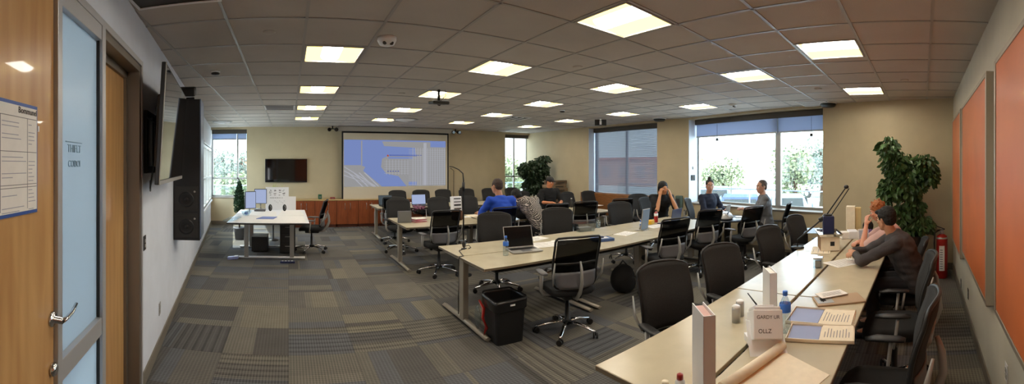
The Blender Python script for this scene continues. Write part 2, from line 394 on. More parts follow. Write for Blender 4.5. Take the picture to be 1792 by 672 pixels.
b = MB(); frame_bars(b, -.08, .02, [sl0, sl0+1.2, sl0+2.3, sl1], .74, 2.2, .06, rails=(1.42,)); b.obj('window_frame', M_alu2, w5)
for a, c in ((sl0, sl0+1.2), (sl0+1.2, sl0+2.3), (sl0+2.3, sl1)):
    b = MB(); b.span(-.04, -.034, a+.03, c-.03, .8, 2.14); b.obj('pane', M_winglass, w5)
b = MB(); b.span(-.08, .05, sl0-.04, sl1+.04, .70, .745, .006); b.obj('window_sill', M_white, w5)
# wooden box-sill below the far window, green waste etc. come later
# ---- left wall doors
M_wood = mat('maple_veneer', (196, 146, 88), .32, c2=(168, 116, 62), noise_scale=2.2, stretch=(7, 7, 1.1), coat=.35)
def wood_grain():
    m = bpy.data.materials.new('maple_door_veneer'); m.use_nodes = True; nt = m.node_tree; N = nt.nodes.new; L = nt.links.new; b = nt.nodes['Principled BSDF']
    tc = N('ShaderNodeTexCoord'); mp = N('ShaderNodeMapping'); mp.inputs['Scale'].default_value = (1, 3.2, .5); L(tc.outputs['Object'], mp.inputs[0])
    n = N('ShaderNodeTexNoise'); n.inputs['Scale'].default_value = 1.6; n.inputs['Detail'].default_value = 6; n.inputs['Distortion'].default_value = 1.6; L(mp.outputs[0], n.inputs['Vector'])
    w = N('ShaderNodeTexWave'); w.bands_direction = 'Y'; w.inputs['Scale'].default_value = 1.3; w.inputs['Distortion'].default_value = 9; w.inputs['Detail'].default_value = 3; L(mp.outputs[0], w.inputs['Vector'])
    a = N('ShaderNodeMath'); a.operation = 'MULTIPLY_ADD'; a.inputs[1].default_value = .16; L(w.outputs[1], a.inputs[0]); L(n.outputs[0], a.inputs[2])
    cr = N('ShaderNodeValToRGB'); cr.color_ramp.elements[0].position = .35; cr.color_ramp.elements[0].color = lin((214, 170, 112)); cr.color_ramp.elements[1].position = .95; cr.color_ramp.elements[1].color = lin((180, 128, 74))
    L(a.outputs[0], cr.inputs[0]); L(cr.outputs[0], b.inputs['Base Color']); b.inputs['Roughness'].default_value = .3; b.inputs['Coat Weight'].default_value = .3
    return m
M_wood = wood_grain()
M_frame = mat('door_frame_bronze', (122, 112, 100), .4, .4)
M_frame_l = mat('door_frame_silver', (188, 188, 190), .4, .4)
sd0, sd1, sd2, sd3 = sLw(90), sLw(106), sLw(178), sLw(240)
d1 = struct(LW(empty('door_1')))
b = MB(); b.span(-.03, .012, -.04, sd0-.004, .01, 2.60, .002); b.obj('door_leaf', M_wood, d1)
hs = sLw(92); hz = zL(92, 552)
b = MB()
b.lathe([(.001, 0), (.030, 0), (.031, .006), (.026, .012), (.014, .014), (.012, .05), (.001, .05)]); me = b
h = me.obj('door_handle', M_chrome, d1); h.rotation_euler = (0, PI/2, 0); h.location = (.012, hs-.035, hz)
b = MB(); b.tube([(.05, 0, 0), (.055, .03, .004), (.058, .075, .012), (.055, .125, .030)], [.011, .010, .009, .0075], 10, flat=.75); lv = b.obj('lever', M_chrome, d1); lv.location = (.012, hs-.035, hz)
b = MB(); b.lathe([(.001, 0), (.027, 0), (.028, .008), (.02, .02), (.008, .024), (.001, .024)]); k = b.obj('lock_cylinder', M_chrome, d1); k.rotation_euler = (0, PI/2, 0); k.location = (.012, hs-.03, hz-.20)
sg = struct(LW(empty('window_6')))
b = MB()
b.span(-.04, .03, sd0, sd0+.045, 0, 2.46, .003); b.span(-.04, .03, sd2-.07, sd2-.015, 0, 2.46, .003)
zr = zL(178, 556)
b.span(-.035, .025, sd0+.04, sd2-.07, zr-.06, zr+.03, .003); b.span(-.035, .025, sd0+.04, sd2-.07, 2.38, 2.46, .003); b.span(-.035, .025, sd0+.04, sd2-.07, 0, .12, .003)
b.obj('window_frame', M_frame_l, sg)
b = MB(); b.span(-.012, .012, sd2-.075, sd2-.068, 0, 2.4); b.obj('gasket', M_dark, sg)
M_frost = sheer_mat('frosted_blue_glass', (178, 196, 208), .97, .32, rough=.25)
b = MB(); b.span(-.012, -.004, sd0+.04, sd2-.07, zr+.03, 2.38); fg = b.obj('pane', M_frost, sg)
b = MB(); b.span(-.012, -.004, sd0+.04, sd2-.07, .12, zr-.06); b.obj('pane', M_frost, sg)
RT = Matrix.Rotation(PI/2, 4, 'Z') @ Matrix.Rotation(PI/2, 4, 'X')       # text facing +x
def onleft(d, s, z): return Matrix.Translation((d, s, z)) @ Matrix(((0, 0, 1, 0), (1, 0, 0, 0), (0, 1, 0, 0), (0, 0, 0, 1)))
M_etch = mat('etched_lettering', (120, 146, 160), .6)
text('lettering', 'THIFLT', .05, M_etch, fg, onleft(-.002, sLw(131), zL(131, 261)))
text('lettering', 'COIBOI', .042, M_etch, fg, onleft(-.002, sLw(131), zL(131, 287)))
b = MB(); b.span(-.0035, -.001, sLw(116), sLw(144), zL(131, 250), zL(131, 250)+.004); b.obj('etched_line', M_etch, fg)
d2 = struct(LW(empty('door_2')))
b = MB(); b.span(-.13, -.09, sd2, sd3+.03, .01, 2.42, .002); b.obj('door_leaf', M_wood, d2)
b = MB(); b.span(-.16, .02, sd3-.005, sd3+.045, 0, 2.46, .003); b.span(-.16, .02, sd2-.015, sd3+.04, 2.41, 2.46, .003); b.span(-.09, -.07, sd3-.05, sd3, 0, 2.41); b.span(-.09, -.07, sd2, sd3, 2.36, 2.41); b.obj('door_frame', M_frame, d2)
# surface bolt / exit device on door 2
def zD(u, v): return zL(u, v, -.08)
b = MB(); b.span(-.09, -.06, sLw(222, -.09), sLw(230, -.09), zD(226, 474), zD(226, 398), .004); bo = b.obj('lock_bar', M_frame, d2)
b = MB(); b.tube([(-.045, sLw(231, -.05), zD(230, 480)), (-.045, sLw(231, -.05), zD(230, 400))], .006, 8); b.ell((-.035, sLw(234, -.04), zD(233, 453)), (.02, .02, .018)); b.tube([(-.09, sLw(224, -.09), zD(230, 478)), (-.04, sLw(231, -.05), zD(230, 478))], .006, 8); b.obj('door_handle', M_chrome, d2)
b = MB(); b.span(-.005, .028, -.05, sd3+.045, 2.46, 2.50, .003); b.span(-.005, .028, sd3+.04, sd3+.075, 0, 2.50, .003); struct(LW(b.obj('trim_1', M_frame_l)))
# switch plates, outlets on the left wall
def wallplate(name, T, M, label, cat, sw=2, h=.115, w=.075, m=None):
    e = empty(name); e.matrix_world = M
    b = MB(); b.span(0, .006, -w/2, w/2, -h/2, h/2, .002); b.obj('cover_plate', m or M_dark, e)
    b = MB()
    for k in range(sw): b.span(.006, .010, -w*.22, w*.22, -h*.3+k*h*.33, -h*.3+k*h*.33+h*.22, .001)
    b.obj('rocker' if 'switch' in name else 'socket', M_silver, e)
    tag(e, label, cat); return e
wallplate('light_switch', None, ML @ Matrix.Translation((0, sLw(252.5), zL(252.5, 425))), 'grey light switch plate on the left wall, just right of the wooden door frame', 'light switch')
wallplate('wall_outlet', None, ML @ Matrix.Translation((0, sLw(279), zL(279, 540))), 'dark power outlet low on the left wall above the baseboard', 'outlet', m=M_silver)
MN = lambda x, z: Matrix.Translation((x, YN, z)) @ Matrix.Rotation(PI/2, 4, 'Z')
for u, v, lb in ((1682, 496, 'grey power outlet low on the right wall, nearest the fire extinguisher'), (1694.5, 514, 'grey power outlet low on the right wall, second from the fire extinguisher'), (1762, 652, 'pale outlet plate low on the right wall beneath the largest orange panel')):
    a = (u-X0)/F; r = YN/math.cos(a); x = r*math.sin(a)
    wallplate('wall_outlet', None, MN(x, HC-(v-YH)/F*r), lb, 'outlet', w=.07, m=(M_white if u > 1700 else M_dark))
# ---- orange acoustic panels on the near wall
M_or = mat('orange_fabric_panel', (228, 124, 70), .42, noise_amt=.06, noise_scale=2, coat=.25)
M_ptrim = mat('panel_trim_metal', (176, 166, 150), .4, .5)
for x0, x1, z0, z1, lb in ((.35, 2.50, .80, 2.38, 'largest orange wall panel at the right edge, nearest the camera'), (2.86, 4.62, .72, 2.39, 'middle orange wall panel with a thick metal edge'), (4.86, 6.12, .60, 2.40, 'farthest, narrowest looking orange wall panel near the corner')):
    e = empty('wall_panel', ((x0+x1)/2, YN, z0)); h = z1-z0; w = (x1-x0)/2
    b = MB(); b.span(-w+.02, w-.02, .02, .055, .02, h-.02, .006); b.obj('panel_face', M_or, e)
    b = MB()
    for sx in (-1, 1): b.span(sx*w-.02, sx*w+.02, .0, .062, 0, h, .003)
    b.span(-w, w, 0, .058, -.012, .02, .003); b.span(-w, w, 0, .058, h-.02, h+.012, .003); b.obj('edge_trim', M_ptrim, e)
    tag(e, lb, 'wall panel', 'orange wall panels')
# ---- ceiling lights
M_lamp = emit_mat('lamp_lens_warm', (255, 248, 236), 24.0)
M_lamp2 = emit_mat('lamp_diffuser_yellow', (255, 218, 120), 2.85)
M_refl = mat('troffer_reflector', (240, 226, 190), .5)
def make_light():
    e = empty('ceiling_light')
    b = MB(); w, h = .285, .285
    for sx in (-1, 1): b.box((sx*(w-.008), 0, -.003), (.018, 2*h, .014), None, .002)
    for sy in (-1, 1): b.box((0, sy*(h-.008), -.003), (2*w, .018, .014), None, .002)
    b.obj('frame', M_tbar, e)
    b = MB(); n = 10                    # curved diffuser wings either side of the lens, glowing yellow by their own emission
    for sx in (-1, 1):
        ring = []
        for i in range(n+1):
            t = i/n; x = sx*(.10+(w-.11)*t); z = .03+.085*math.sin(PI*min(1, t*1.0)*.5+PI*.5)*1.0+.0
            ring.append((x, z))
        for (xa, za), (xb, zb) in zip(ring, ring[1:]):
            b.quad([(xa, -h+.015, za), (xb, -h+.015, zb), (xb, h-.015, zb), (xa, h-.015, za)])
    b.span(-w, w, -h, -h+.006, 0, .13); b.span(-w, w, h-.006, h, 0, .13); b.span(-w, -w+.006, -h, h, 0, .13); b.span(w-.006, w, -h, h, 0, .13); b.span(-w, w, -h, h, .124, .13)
    b.obj('glow_diffuser', M_lamp2, e)
    b = MB(); prof = [(.10*math.cos(PI*i/8), .05-.045*math.sin(PI*i/8)) for i in range(9)]
    b.rings([[(x, -h+.02, z) for x, z in prof], [(x, h-.02, z) for x, z in prof]], True, True); b.obj('lens', M_lamp, e)
    return e
lp = None
RN = {0: 'fourth', 3: 'third', 6: 'second', 9: 'first', -3: 'fifth', -5: 'sixth'}
CN = {'A': 'in the leftmost column', 'B': 'in the second column from the left', 'C': 'in the third column from the left', 'D': 'in the column nearest the windows'}
for x0, x1, y0, y1, c, r in LR:
    if lp is None: lp = make_light(); o = lp
    else: o = dup(lp)
    place(o, ((x0+x1)/2, (y0+y1)/2, CZ)); o.scale = (1, (y1-y0)/.57, 1)
    tag(o, 'square recessed light, %s from the screen wall, %s' % (RN[r], CN[c]), 'ceiling light', 'recessed ceiling lights')
# ---- other ceiling things
M_grille = mat('vent_grille_dark', (64, 62, 60), .6)
def slot_vent(name, x, y, w, h, label, slats=5, rz=0):
    e = empty(name, (x, y, CZ), rz)
    b = MB(); b.span(-w/2, w/2, -h/2, h/2, -.008, 0, .003); b.obj('frame', M_white, e)
    b = MB(); b.span(-w/2+.03, w/2-.03, -h/2+.03, h/2-.03, -.012, -.006); b.obj('backing', M_grille, e)
    for i in range(slats):
        yy_ = -h/2+.05+(h-.1)*i/(slats-1); b = MB(); b.box((0, yy_, -.016), (w-.06, .018, .006), (.5, 0, 0)); b.obj('slat', M_white, e)
    tag(e, label, 'air vent')
def round_vent(x, y, r, label):
    e = empty('round_ceiling_vent', (x, y, CZ))
    b = MB(); b.lathe([(r, 0), (r, -.01), (r*.9, -.02), (r*.86, -.012), (r*.86, 0)], seg=28); b.obj('rim', M_alu2, e)
    for k, f in enumerate((.7, .5, .3)):
        b = MB(); b.lathe([(r*f+.012, -.006-.012*k), (r*f+.03, -.022-.012*k), (r*f-.03, -.034-.012*k), (r*f-.045, -.03-.012*k)], seg=28, cap=False); b.obj('cone', M_white, e)
    b = MB(); b.lathe([(.001, -.05), (r*.16, -.045), (r*.16, -.02), (.001, -.02)], seg=16); b.obj('hub', M_alu2, e)
    tag(e, label, 'air vent')
slot_vent('air_vent', -.17, 7.75, .58, .58, 'square dark slotted air vent left of the third light of the leftmost column')
slot_vent('return_grille', -.75, 2.1, .60, 1.2, 'large square air return panel at the top left above the wall screen', 7)
slot_vent('air_vent', 5.05, 8.05, .58, .58, 'slatted square air vent between the lights near the middle of the ceiling', 4, PI/2)
slot_vent('air_vent', 6.95, 1.9, .58, .58, 'black and white slatted air vent above the large bright window', 5, PI/2)
round_vent(-1.68, 10.1, .26, 'round air diffuser in the ceiling corner above the left window')
p = at(703, 211, CZ); round_vent(p.x, p.y-.3, .30, 'round air diffuser in front of the projection screen')
round_vent(6.5, 11.0, .22, 'small round air diffuser in the ceiling near the far right corner window')
def dome(u, v, r, label, name='smoke_detector', m=None, h=.05, cat='smoke detector'):
    p = at(u, v, CZ); e = empty(name, (p.x, p.y, CZ))
    b = MB(); b.lathe([(r, .0), (r, -h*.35), (r*.8, -h*.8), (r*.3, -h), (.001, -h)], seg=24); b.obj('housing', m or M_white, e)
    return tag(e, label, cat)
def small_part(e, pts): pass
em = dome(677, 66, .085, 'white round ceiling alarm with two small lenses beside the nearest left light', h=.075)
for sx in (-.03, .03):
    b = MB(); b.ell((sx, -.045, -.055), (.02, .02, .02)); b.obj('lens', M_grille, em)
em = dome(1283, 182, .07, 'white twin-lens ceiling sensor above the large window', h=.05)
for sx in (-.025, .025):
    b = MB(); b.ell((sx, -.02, -.045), (.02, .02, .016)); b.obj('lens', M_grille, em)
for u, v, lb in ((471, 56, 'flat round sprinkler cover left of the nearest left ceiling light'), (1011, 117, 'round sprinkler cover between the second and third light columns'), (1583, 140, 'thin sprinkler cover near the right corner of the ceiling'), (703, 163, 'sprinkler cover above the projection screen, mid ceiling'), (1432, 155, 'pale sprinkler cover above the window vent')):
    dome(u, v, .055, lb, 'ceiling_sprinkler', M_ceil, .012, 'sprinkler')
for u, v, lb in ((1154, 207, 'black round ceiling speaker above the wall column'), (1449, 180, 'black round ceiling speaker at the edge of the large window'), (984, 193, 'small black ceiling sensor right of a middle light'), (377, 125, 'small dark ceiling sensor above the wall screen')):
    big = 'speaker' in lb; r = .14 if big else .05
    p = at(u, v, CZ); e = empty('ceiling_speaker' if big else 'ceiling_sensor', (p.x, p.y, CZ))
    b = MB(); b.lathe([(r*1.15, 0), (r*1.15, -.015), (r, -.02), (r, 0)], seg=24); b.obj('rim', M_white, e)
    b = MB(); b.lathe([(r, -.012), (r, -.04 if big else -.03), (r*.8, -.07 if big else -.04), (.001, -.075 if big else -.045)], seg=24); b.obj('grille', M_black, e)
    tag(e, lb, 'speaker' if big else 'sensor')
p = at(1051, 208, CZ); e = empty('exit_sign', (p.x, p.y, CZ), -.75)
b = MB(); b.span(-.14, .14, -.012, .012, -.16, -.02, .004); b.obj('sign_body', M_black, e)
b = MB(); b.span(-.025, .025, -.016, -.013, -.14, -.05, .0); b.span(-.02, .02, -.02, -.016, -.04, 0.0); b.obj('pictogram', M_white, e)
tag(e, 'small black hanging sign with a white figure near the far window', 'sign')
p = ML @ Vector((0.01, sLw(369), zL(369, 215)))
e = empty('exit_sign', p, PHI); b = MB(); b.span(0, .03, -.16, .16, -.11, .11, .004); b.obj('sign_body', M_white, e)
b = MB(); 
for k in range(4): b.span(.031, .033, -.12+.065*k, -.075+.065*k, -.06, .06)
b.obj('lettering', mat('sign_green', (40, 120, 70), .5), e); tag(e, 'white sign with green lettering high on the left wall above the window', 'sign')
# ================================================================== FURNITURE
DZ = .73
def make_desk(w=1.55, d=1.22, depth_gap=.03):
    """pair of facing tops on shared T-legs; origin floor, centre"""
    e = empty('bench_desk')
    for s in (-1, 1):
        b = MB(); y0 = s*depth_gap/2; y1 = s*d/2
        b.span(-w/2+.003, w/2-.003, min(y0, y1), max(y0, y1), DZ-.026, DZ, .004); t = b.obj('tabletop', M_top, e)
        b = MB(); b.span(-w/2+.006, w/2-.006, s*(d/2+.001)-.001, s*(d/2+.001)+.001, DZ-.024, DZ-.003); b.span(-w/2+.001, -w/2+.003, min(y0, y1)+.004, max(y0, y1)-.004, DZ-.024, DZ-.003); b.obj('edge_band', M_edge, t)
        b = MB(); b.span(-w/2+.08, w/2-.08, s*.16-.03, s*.16+.03, DZ-.085, DZ-.028, .004); b.obj('crossbeam', M_dark, e)
        b = MB(); b.span(-w/2+.25, w/2-.25, s*.32-.07, s*.32+.07, DZ-.12, DZ-.10, .004)
        for xx in (-w/2+.28, w/2-.28): b.span(xx-.01, xx+.01, s*.32-.01, s*.32+.01, DZ-.10, DZ-.027)
        b.obj('cable_tray', M_dark, e)
    for s in (-1, 1):
        x = s*(w/2-.07)
        b = MB(); b.span(x-.035, x+.035, -.05, .05, .03, DZ-.03, .008); b.span(x-.025, x+.025, -d/2+.1, d/2-.1, DZ-.06, DZ-.027, .006); lg = b.obj('leg', M_postm, e)
        b = MB(); b.tube([(x, -d/2+.05, .022), (x, -.1, .036), (x, .1, .036), (x, d/2-.05, .022)], [.042, .046, .046, .042], 4, flat=.5); b.obj('foot', M_postm, lg)
        b = MB(); b.span(x-.04, x+.04, .052, .064, .3, .6, .003); b.obj('cable_channel', M_silver, lg)
    return e
desk0 = make_desk()
rows = {'front': (1.80, 4.03, 3), 'middle': (1.83, 6.80, 3), 'back': (2.05, 9.62, 3), 'long': (1.38, .935, 3)}
first = True
nm = {0: 'left end', 1: 'middle', 2: 'right end'}
for rn, (x0, yc, n) in rows.items():
    for i in range(n):
        o = desk0 if first else dup(desk0); first = False
        place(o, (x0+.775+1.556*i, yc, 0)); 
        if rn == 'long': o.scale = (1, 1.04/1.22, 1)
        if rn == 'front': o.scale = (.965, 1, 1); o.location.x = x0+.75+1.502*i
        if rn == 'back': o.scale = (1, .95/1.22, 1)
        lb = ('beige bench desk at the %s of the long row beside the orange panels' % {0: 'near left end', 1: 'middle', 2: 'far end'}[i]) if rn == 'long' else 'beige bench desk at the %s of the %s desk row' % (nm[i], {'front': 'front (nearest)', 'middle': 'second', 'back': 'rearmost, screen-side'}[rn])
        tag(o, lb, 'desk', 'bench desks')
def make_chair(padded):
    """sitter looks along +Y; the back is at -Y"""
    e = empty('office_chair')
    # five-star base
    for k in range(5):
        a = 2*PI*k/5+PI/2; c, s = math.cos(a), math.sin(a)
        b = MB(); b.tube([(c*.03, s*.03, .115), (c*.16, s*.16, .105), (c*.30, s*.30, .072), (c*.325, s*.325, .066)], [.026, .022, .016, .012], 8, flat=.8); l = b.obj('base_leg', M_chrome, e)
        b = MB()
        t = a+.7*k; tc, ts = math.cos(t), math.sin(t)
        for q in (-1, 1): b.cyl((c*.325-ts*.010*q, s*.325+tc*.010*q, .029), (c*.325-ts*.026*q, s*.325+tc*.026*q, .029), .029, seg=14)
        b.cyl((c*.325, s*.325, .03), (c*.325, s*.325, .068), .008, seg=8); b.obj('caster', M_black, l)
    b = MB(); b.lathe([(.032, .085), (.038, .10), (.034, .145), (.025, .15), (.025, .30), (.018, .302), (.018, .40)], seg=14); b.obj('gas_lift', M_black, e)
    b = MB(); b.box((0, -.02, .405), (.20, .28, .05), None, .015); b.cyl((.10, .05, .40), (.20, .05, .395), .007, seg=8); b.obj('tilt_mechanism', M_black, e)
    # seat cushion
    b = MB(); rg = []
    prof = [(.0, .78, .435), (.0, .93, .44), (.0, 1.0, .46), (0, 1.0, .485), (0, .95, .505), (0, .75, .512)]
    for _, f, z in prof:
        r = []
        for k in range(28):
            a = 2*PI*k/28; ca, sa = math.cos(a), math.sin(a)
            n = 4.0; rr = (abs(ca)**n+abs(sa)**n)**(-1/n)
            x = .25*f*rr*ca; y = .245*f*rr*sa
            zz = z-(.03*max(0, (y-.12)/.12)**2 if y > .12 else 0)
            r.append((x, y, zz))
        rg.append(r)
    b.rings(rg); b.obj('seat', M_blackf, e)
    # backrest surface: (u,v) -> 3D
    H0, H1 = .53, 1.035
    def bk(u, v, off=0):
        z = H0+(H1-H0)*v; hw = .226+.014*v+.006*math.sin(PI*v)
        y = -.245-.085*v+.03*math.sin(PI*min(1, v*1.25))*1.0+.055*u*u-off
        n = 7.0; k = 1.0
        if v > .88: k = (1-((v-.88)/.12)**3*(.10 if padded else .03))
        if v < .1: k = 1-((.1-v)/.1)**2*.12
        return (hw*k*u, y, z-(.030 if padded else .012)*abs(u)**4*max(0, (v-.8)/.2))
    NU, NV = 10, 14
    def sheet(us, vs, o1, o2):
        b = MB(); A = [[b.bm.verts.new(bk(u, v, o1)) for u in us] for v in vs]; B = [[b.bm.verts.new(bk(u, v, o2)) for u in us] for v in vs]; fs = []
        for i in range(len(vs)-1):
            for j in range(len(us)-1):
                fs.append(b.bm.faces.new((A[i][j], A[i][j+1], A[i+1][j+1], A[i+1][j]))); fs.append(b.bm.faces.new((B[i][j], B[i+1][j], B[i+1][j+1], B[i][j+1])))
        for i in range(len(vs)-1):
            fs.append(b.bm.faces.new((A[i][0], A[i+1][0], B[i+1][0], B[i][0]))); fs.append(b.bm.faces.new((A[i][-1], B[i][-1], B[i+1][-1], A[i+1][-1])))
        for j in range(len(us)-1):
            fs.append(b.bm.faces.new((A[0][j], B[0][j], B[0][j+1], A[0][j+1]))); fs.append(b.bm.faces.new((A[-1][j], A[-1][j+1], B[-1][j+1], B[-1][j])))
        b._tag(fs, True); return b
    lins = lambda a, c, n: [a+(c-a)*i/n for i in range(n+1)]
    if padded:
        b = sheet(lins(-.97, .97, NU), lins(.02, .985, NV), -.018, .012); b.obj('backrest', M_char, e)
    else:
        b = sheet(lins(-.93, .93, NU), lins(.30, .96, NV), -.002, .003); b.obj('backrest', M_mesh, e)
        b = sheet(lins(-.93, .93, NU), lins(.44, .49, 1), -.006, .006); b.obj('back_rail', M_black, e)
    # frame ring
    ring = [bk(-1, v, .004) for v in lins(.0, .93, 12)]+[(bk(-.985, .975, .004)), bk(-.93, 1.0, .004)]+[bk(u, 1.0, .004) for u in lins(-.6, .6, 6)]+[bk(.93, 1.0, .004), bk(.985, .975, .004)]+[bk(1, v, .004) for v in reversed(lins(.0, .93, 12))]
    b = MB(); b.tube(ring+[bk(.6, -.03, .004), bk(0, -.04, .004), bk(-.6, -.03, .004), ring[0]], .012, 8, cap=False); b.obj('back_frame', M_black, e)
    # grey shell at the lower back
    b = sheet(lins(-.92, .92, NU), lins(-.02, .30, 6), .012, .022); b.obj('back_shell', M_gplas, e)
    # curved silver upright behind
    for s in ((0,) if padded else (-.0,)):
        b = MB(); b.tube([(s, -.12, .405), (s, -.24, .42), (s, -.315, .50), (s, -.355, .60), (s, -.345, .72), (s, -.318, .80)], [.022, .024, .026, .026, .022, .014], 10, flat=.55, up=(1, 0, 0)); b.obj('back_upright', M_silver, e)
    for s in (-1, 1):
        b = MB(); b.tube([(s*.235, -.20, .56), (s*.262, -.27, .66), (s*.258, -.305, .80)], [.010, .017, .008], 8, flat=.6, up=(1, 0, 0)); b.obj('side_blade', M_silver, e)
    for s in (-1, 1):
        b = MB(); b.tube([(s*.15, 0, .415), (s*.26, .0, .42), (s*.292, -.01, .47), (s*.295, -.03, .63)], [.018, .020, .020, .022], 8, flat=.6, up=(0, 1, 0)); ar = b.obj('arm_support', M_silver, e)
        b = MB(); b.tube([(s*.285, -.12, .648), (s*.288, -.08, .652), (s*.288, .06, .652), (s*.275, .13, .645)], [.028, .040, .042, .026], 10, flat=.36); b.obj('arm_pad', M_gplas if not padded else M_black, ar)
    return e
chM = make_chair(False); chP = make_chair(True); used = set()
def chair(x, y, rz, padded, label, group='office chairs', z=0):
    src = chP if padded else chM
    o = src if padded not in used else dup(src); used.add(padded)
    place(o, (x, y, 0), rz); tag(o, label, 'office chair', group); return o
R = math.radians
def ux(u, Y): return Y*math.tan((u-X0)/F)
ordn = ['leftmost', 'second from the left', 'third from the left', 'fourth from the left', 'fifth from the left', 'sixth from the left', 'seventh from the left', 'eighth from the left']
# near side of the front row (backs to the camera)
fr = [(2.66, 3.22, -16, 'black mesh-backed office chair nearest the camera, right of the black waste bin'), (4.40, 3.30, -14, 'black mesh chair at the near side of the front desk row, second from its left'), (5.55, 3.42, -20, 'black mesh chair at the right end of the front desk row, near side')]
for x, y, a, lb in fr: chair(x, y, R(a), False, lb)
# far side of the front row (facing the camera)
for (u, y, a), lb in zip(((855, 5.0, 158), (963, 5.02, 150), (1079, 5.05, 160)), ('behind the open silver laptop, left', 'behind the clear plastic tray, middle', 'behind the blue book, right')):
    chair(ux(u, y+.1), y-.14, R(a), True, 'charcoal padded chair across the front desk row, '+lb)
# near side of the second row
for (u, y, a, pd), lb in zip(((768, 6.02, 4, False), (869, 6.02, 2, False), (962, 6.0, -6, False), (1017, 5.98, -22, False), (1079, 5.95, -18, False)),
        ('leftmost, silver base visible, near side of the second desk row', 'under the man in the blue shirt', 'right behind the person in the checked shirt', 'turned to the right, on the near side of the second desk row', 'rightmost on the near side of the second desk row')):
    chair(ux(u, y), y, R(a), pd, 'black mesh chair '+lb)
# far side of the second row
for i, (u, y, a) in enumerate(((701, 7.78, 175), (775, 7.82, 182), (826, 7.80, 178), (1007, 7.75, 190), (1041, 7.72, 176))):
    chair(ux(u, y), y, R(a), True, 'dark padded chair %s along the far side of the second desk row' % ordn[i])
# far side of the back row
for i, (u, y, a) in enumerate(((700, 10.45, 180), (741, 10.45, 176), (782, 10.45, 183), (823, 10.45, 180), (863, 10.4, 178), (904, 10.35, 184))):
    chair(ux(u, y), y, R(a), True, 'dark padded chair %s along the far side of the rearmost desk row' % ordn[i])
chair(ux(925, 8.75), 8.75, R(185), True, 'dark chair between the rearmost row and the potted tree, left of the capped person')
chair(7.22, 6.02, R(150), True, 'dark padded chair in front of the blinds window, left of the woman in black')
chair(2.35, 8.72, R(-20), False, 'black mesh chair drawn up to the left end of the rearmost desk row')
chair(ux(1152, 5.15), 5.22, R(180), True, 'dark chair in which the woman in black sits at the wall column')
# window group
chair(6.30, 3.02, R(-18), False, 'black mesh chair at the round dark table, left of the grey-shirted man')
chair(7.05, 2.72, R(12), False, 'black mesh chair under the grey-shirted man by the large window')
chair(7.15, 4.38, R(200), True, 'dark chair under the person in the navy sweater at the window')
# long row, window side
for (u, y, a), lb in zip(((1156, 1.80, 160), (1260, 1.76, 160), (1347, 1.78, 164), (1395, 1.80, 166)), ('nearest the camera', 'second nearest', 'third nearest', 'farthest')):
    c_ = chair(ux(u, y-.0), y-.20, R(a), True, 'charcoal padded chair at the window side of the long desk row, %s' % lb); c_.scale = (.95, .95, .95); pass
# long row, panel side
chair(2.20, .24, R(-3), True, 'charcoal chair at the bottom right corner, in the aisle beside the largest orange panel')
chair(3.15, .22, R(3), True, 'charcoal chair at the long desk row between the seated man and the corner chair')
chair(4.17, .20, R(0), True, 'dark chair under the man in the grey long-sleeved shirt').scale = (1, 1, .8)
chair(4.97, .26, R(2), True, 'dark chair under the ginger-haired person').scale = (1, 1, .8)
chair(.46, 8.1, R(78), False, 'black office chair at the right side of the white drafting desk')
# ---- white drafting desk at the left
e = empty('drafting_desk', (-.36, 8.0, 0)); dx, dy = .72, 1.05
b = MB(); b.span(-dx, dx, -dy, dy, DZ-.03, DZ, .006); t = b.obj('tabletop', M_white, e)
b = MB(); b.span(-dx, dx, -dy-.003, -dy, DZ-.028, DZ-.003); b.obj('edge_band', M_dark, t)
for sy in (-1, 1):
    for sx in (-.42, .42):
        b = MB(); b.span(sx-.04, sx+.04, sy*.5-.06-.03, sy*.5-.06+.03, .03, DZ-.03, .006); b.obj('leg', M_alu2, e)
    b = MB(); b.tube([(-.66, sy*.5-.06, .025), (0, sy*.5-.06, .035), (.66, sy*.5-.06, .025)], .035, 6, flat=.6); b.span(-.66, .66, sy*.5-.1, sy*.5-.04, DZ-.07, DZ-.03); b.obj('foot', M_white, e)
tag(e, 'white topped drafting desk covered with large sheets at the left of the room', 'desk')
def sheet(name, pts, z, m, label, cat, th=.003, group=None, parent=None):
    b = MB(); b.prism([(p[0], p[1]) for p in pts], z, z+th); o = b.obj(name, m, parent)
    return tag(o, label, cat, group) if parent is None else o
sheet('drawing_sheet', [(-.98, 7.0), (.30, 6.98), (.28, 7.95), (-.90, 8.0)], DZ, M_paper, 'large cream paper sheet across the near half of the drafting desk', 'paper sheet')
sheet('drawing_sheet', [(-.20, 7.98), (.30, 7.97), (.26, 8.95), (-.15, 8.9)], DZ, M_paper, 'white paper sheet at the far right of the drafting desk', 'paper sheet')
sheet('drawing_sheet', [(-.92, 8.03), (-.24, 8.0), (-.28, 8.7), (-.86, 8.75)], DZ, M_paper, 'white paper sheet at the far left of the drafting desk under the monitors', 'paper sheet')
sheet('blue_folder', [(-.60, 7.45), (-.28, 7.45), (-.22, 7.75), (-.50, 7.77)], DZ+.004, mat('periwinkle_card', (120, 140, 205), .5), 'periwinkle blue folder lying on the drafting desk', 'folder', .008)
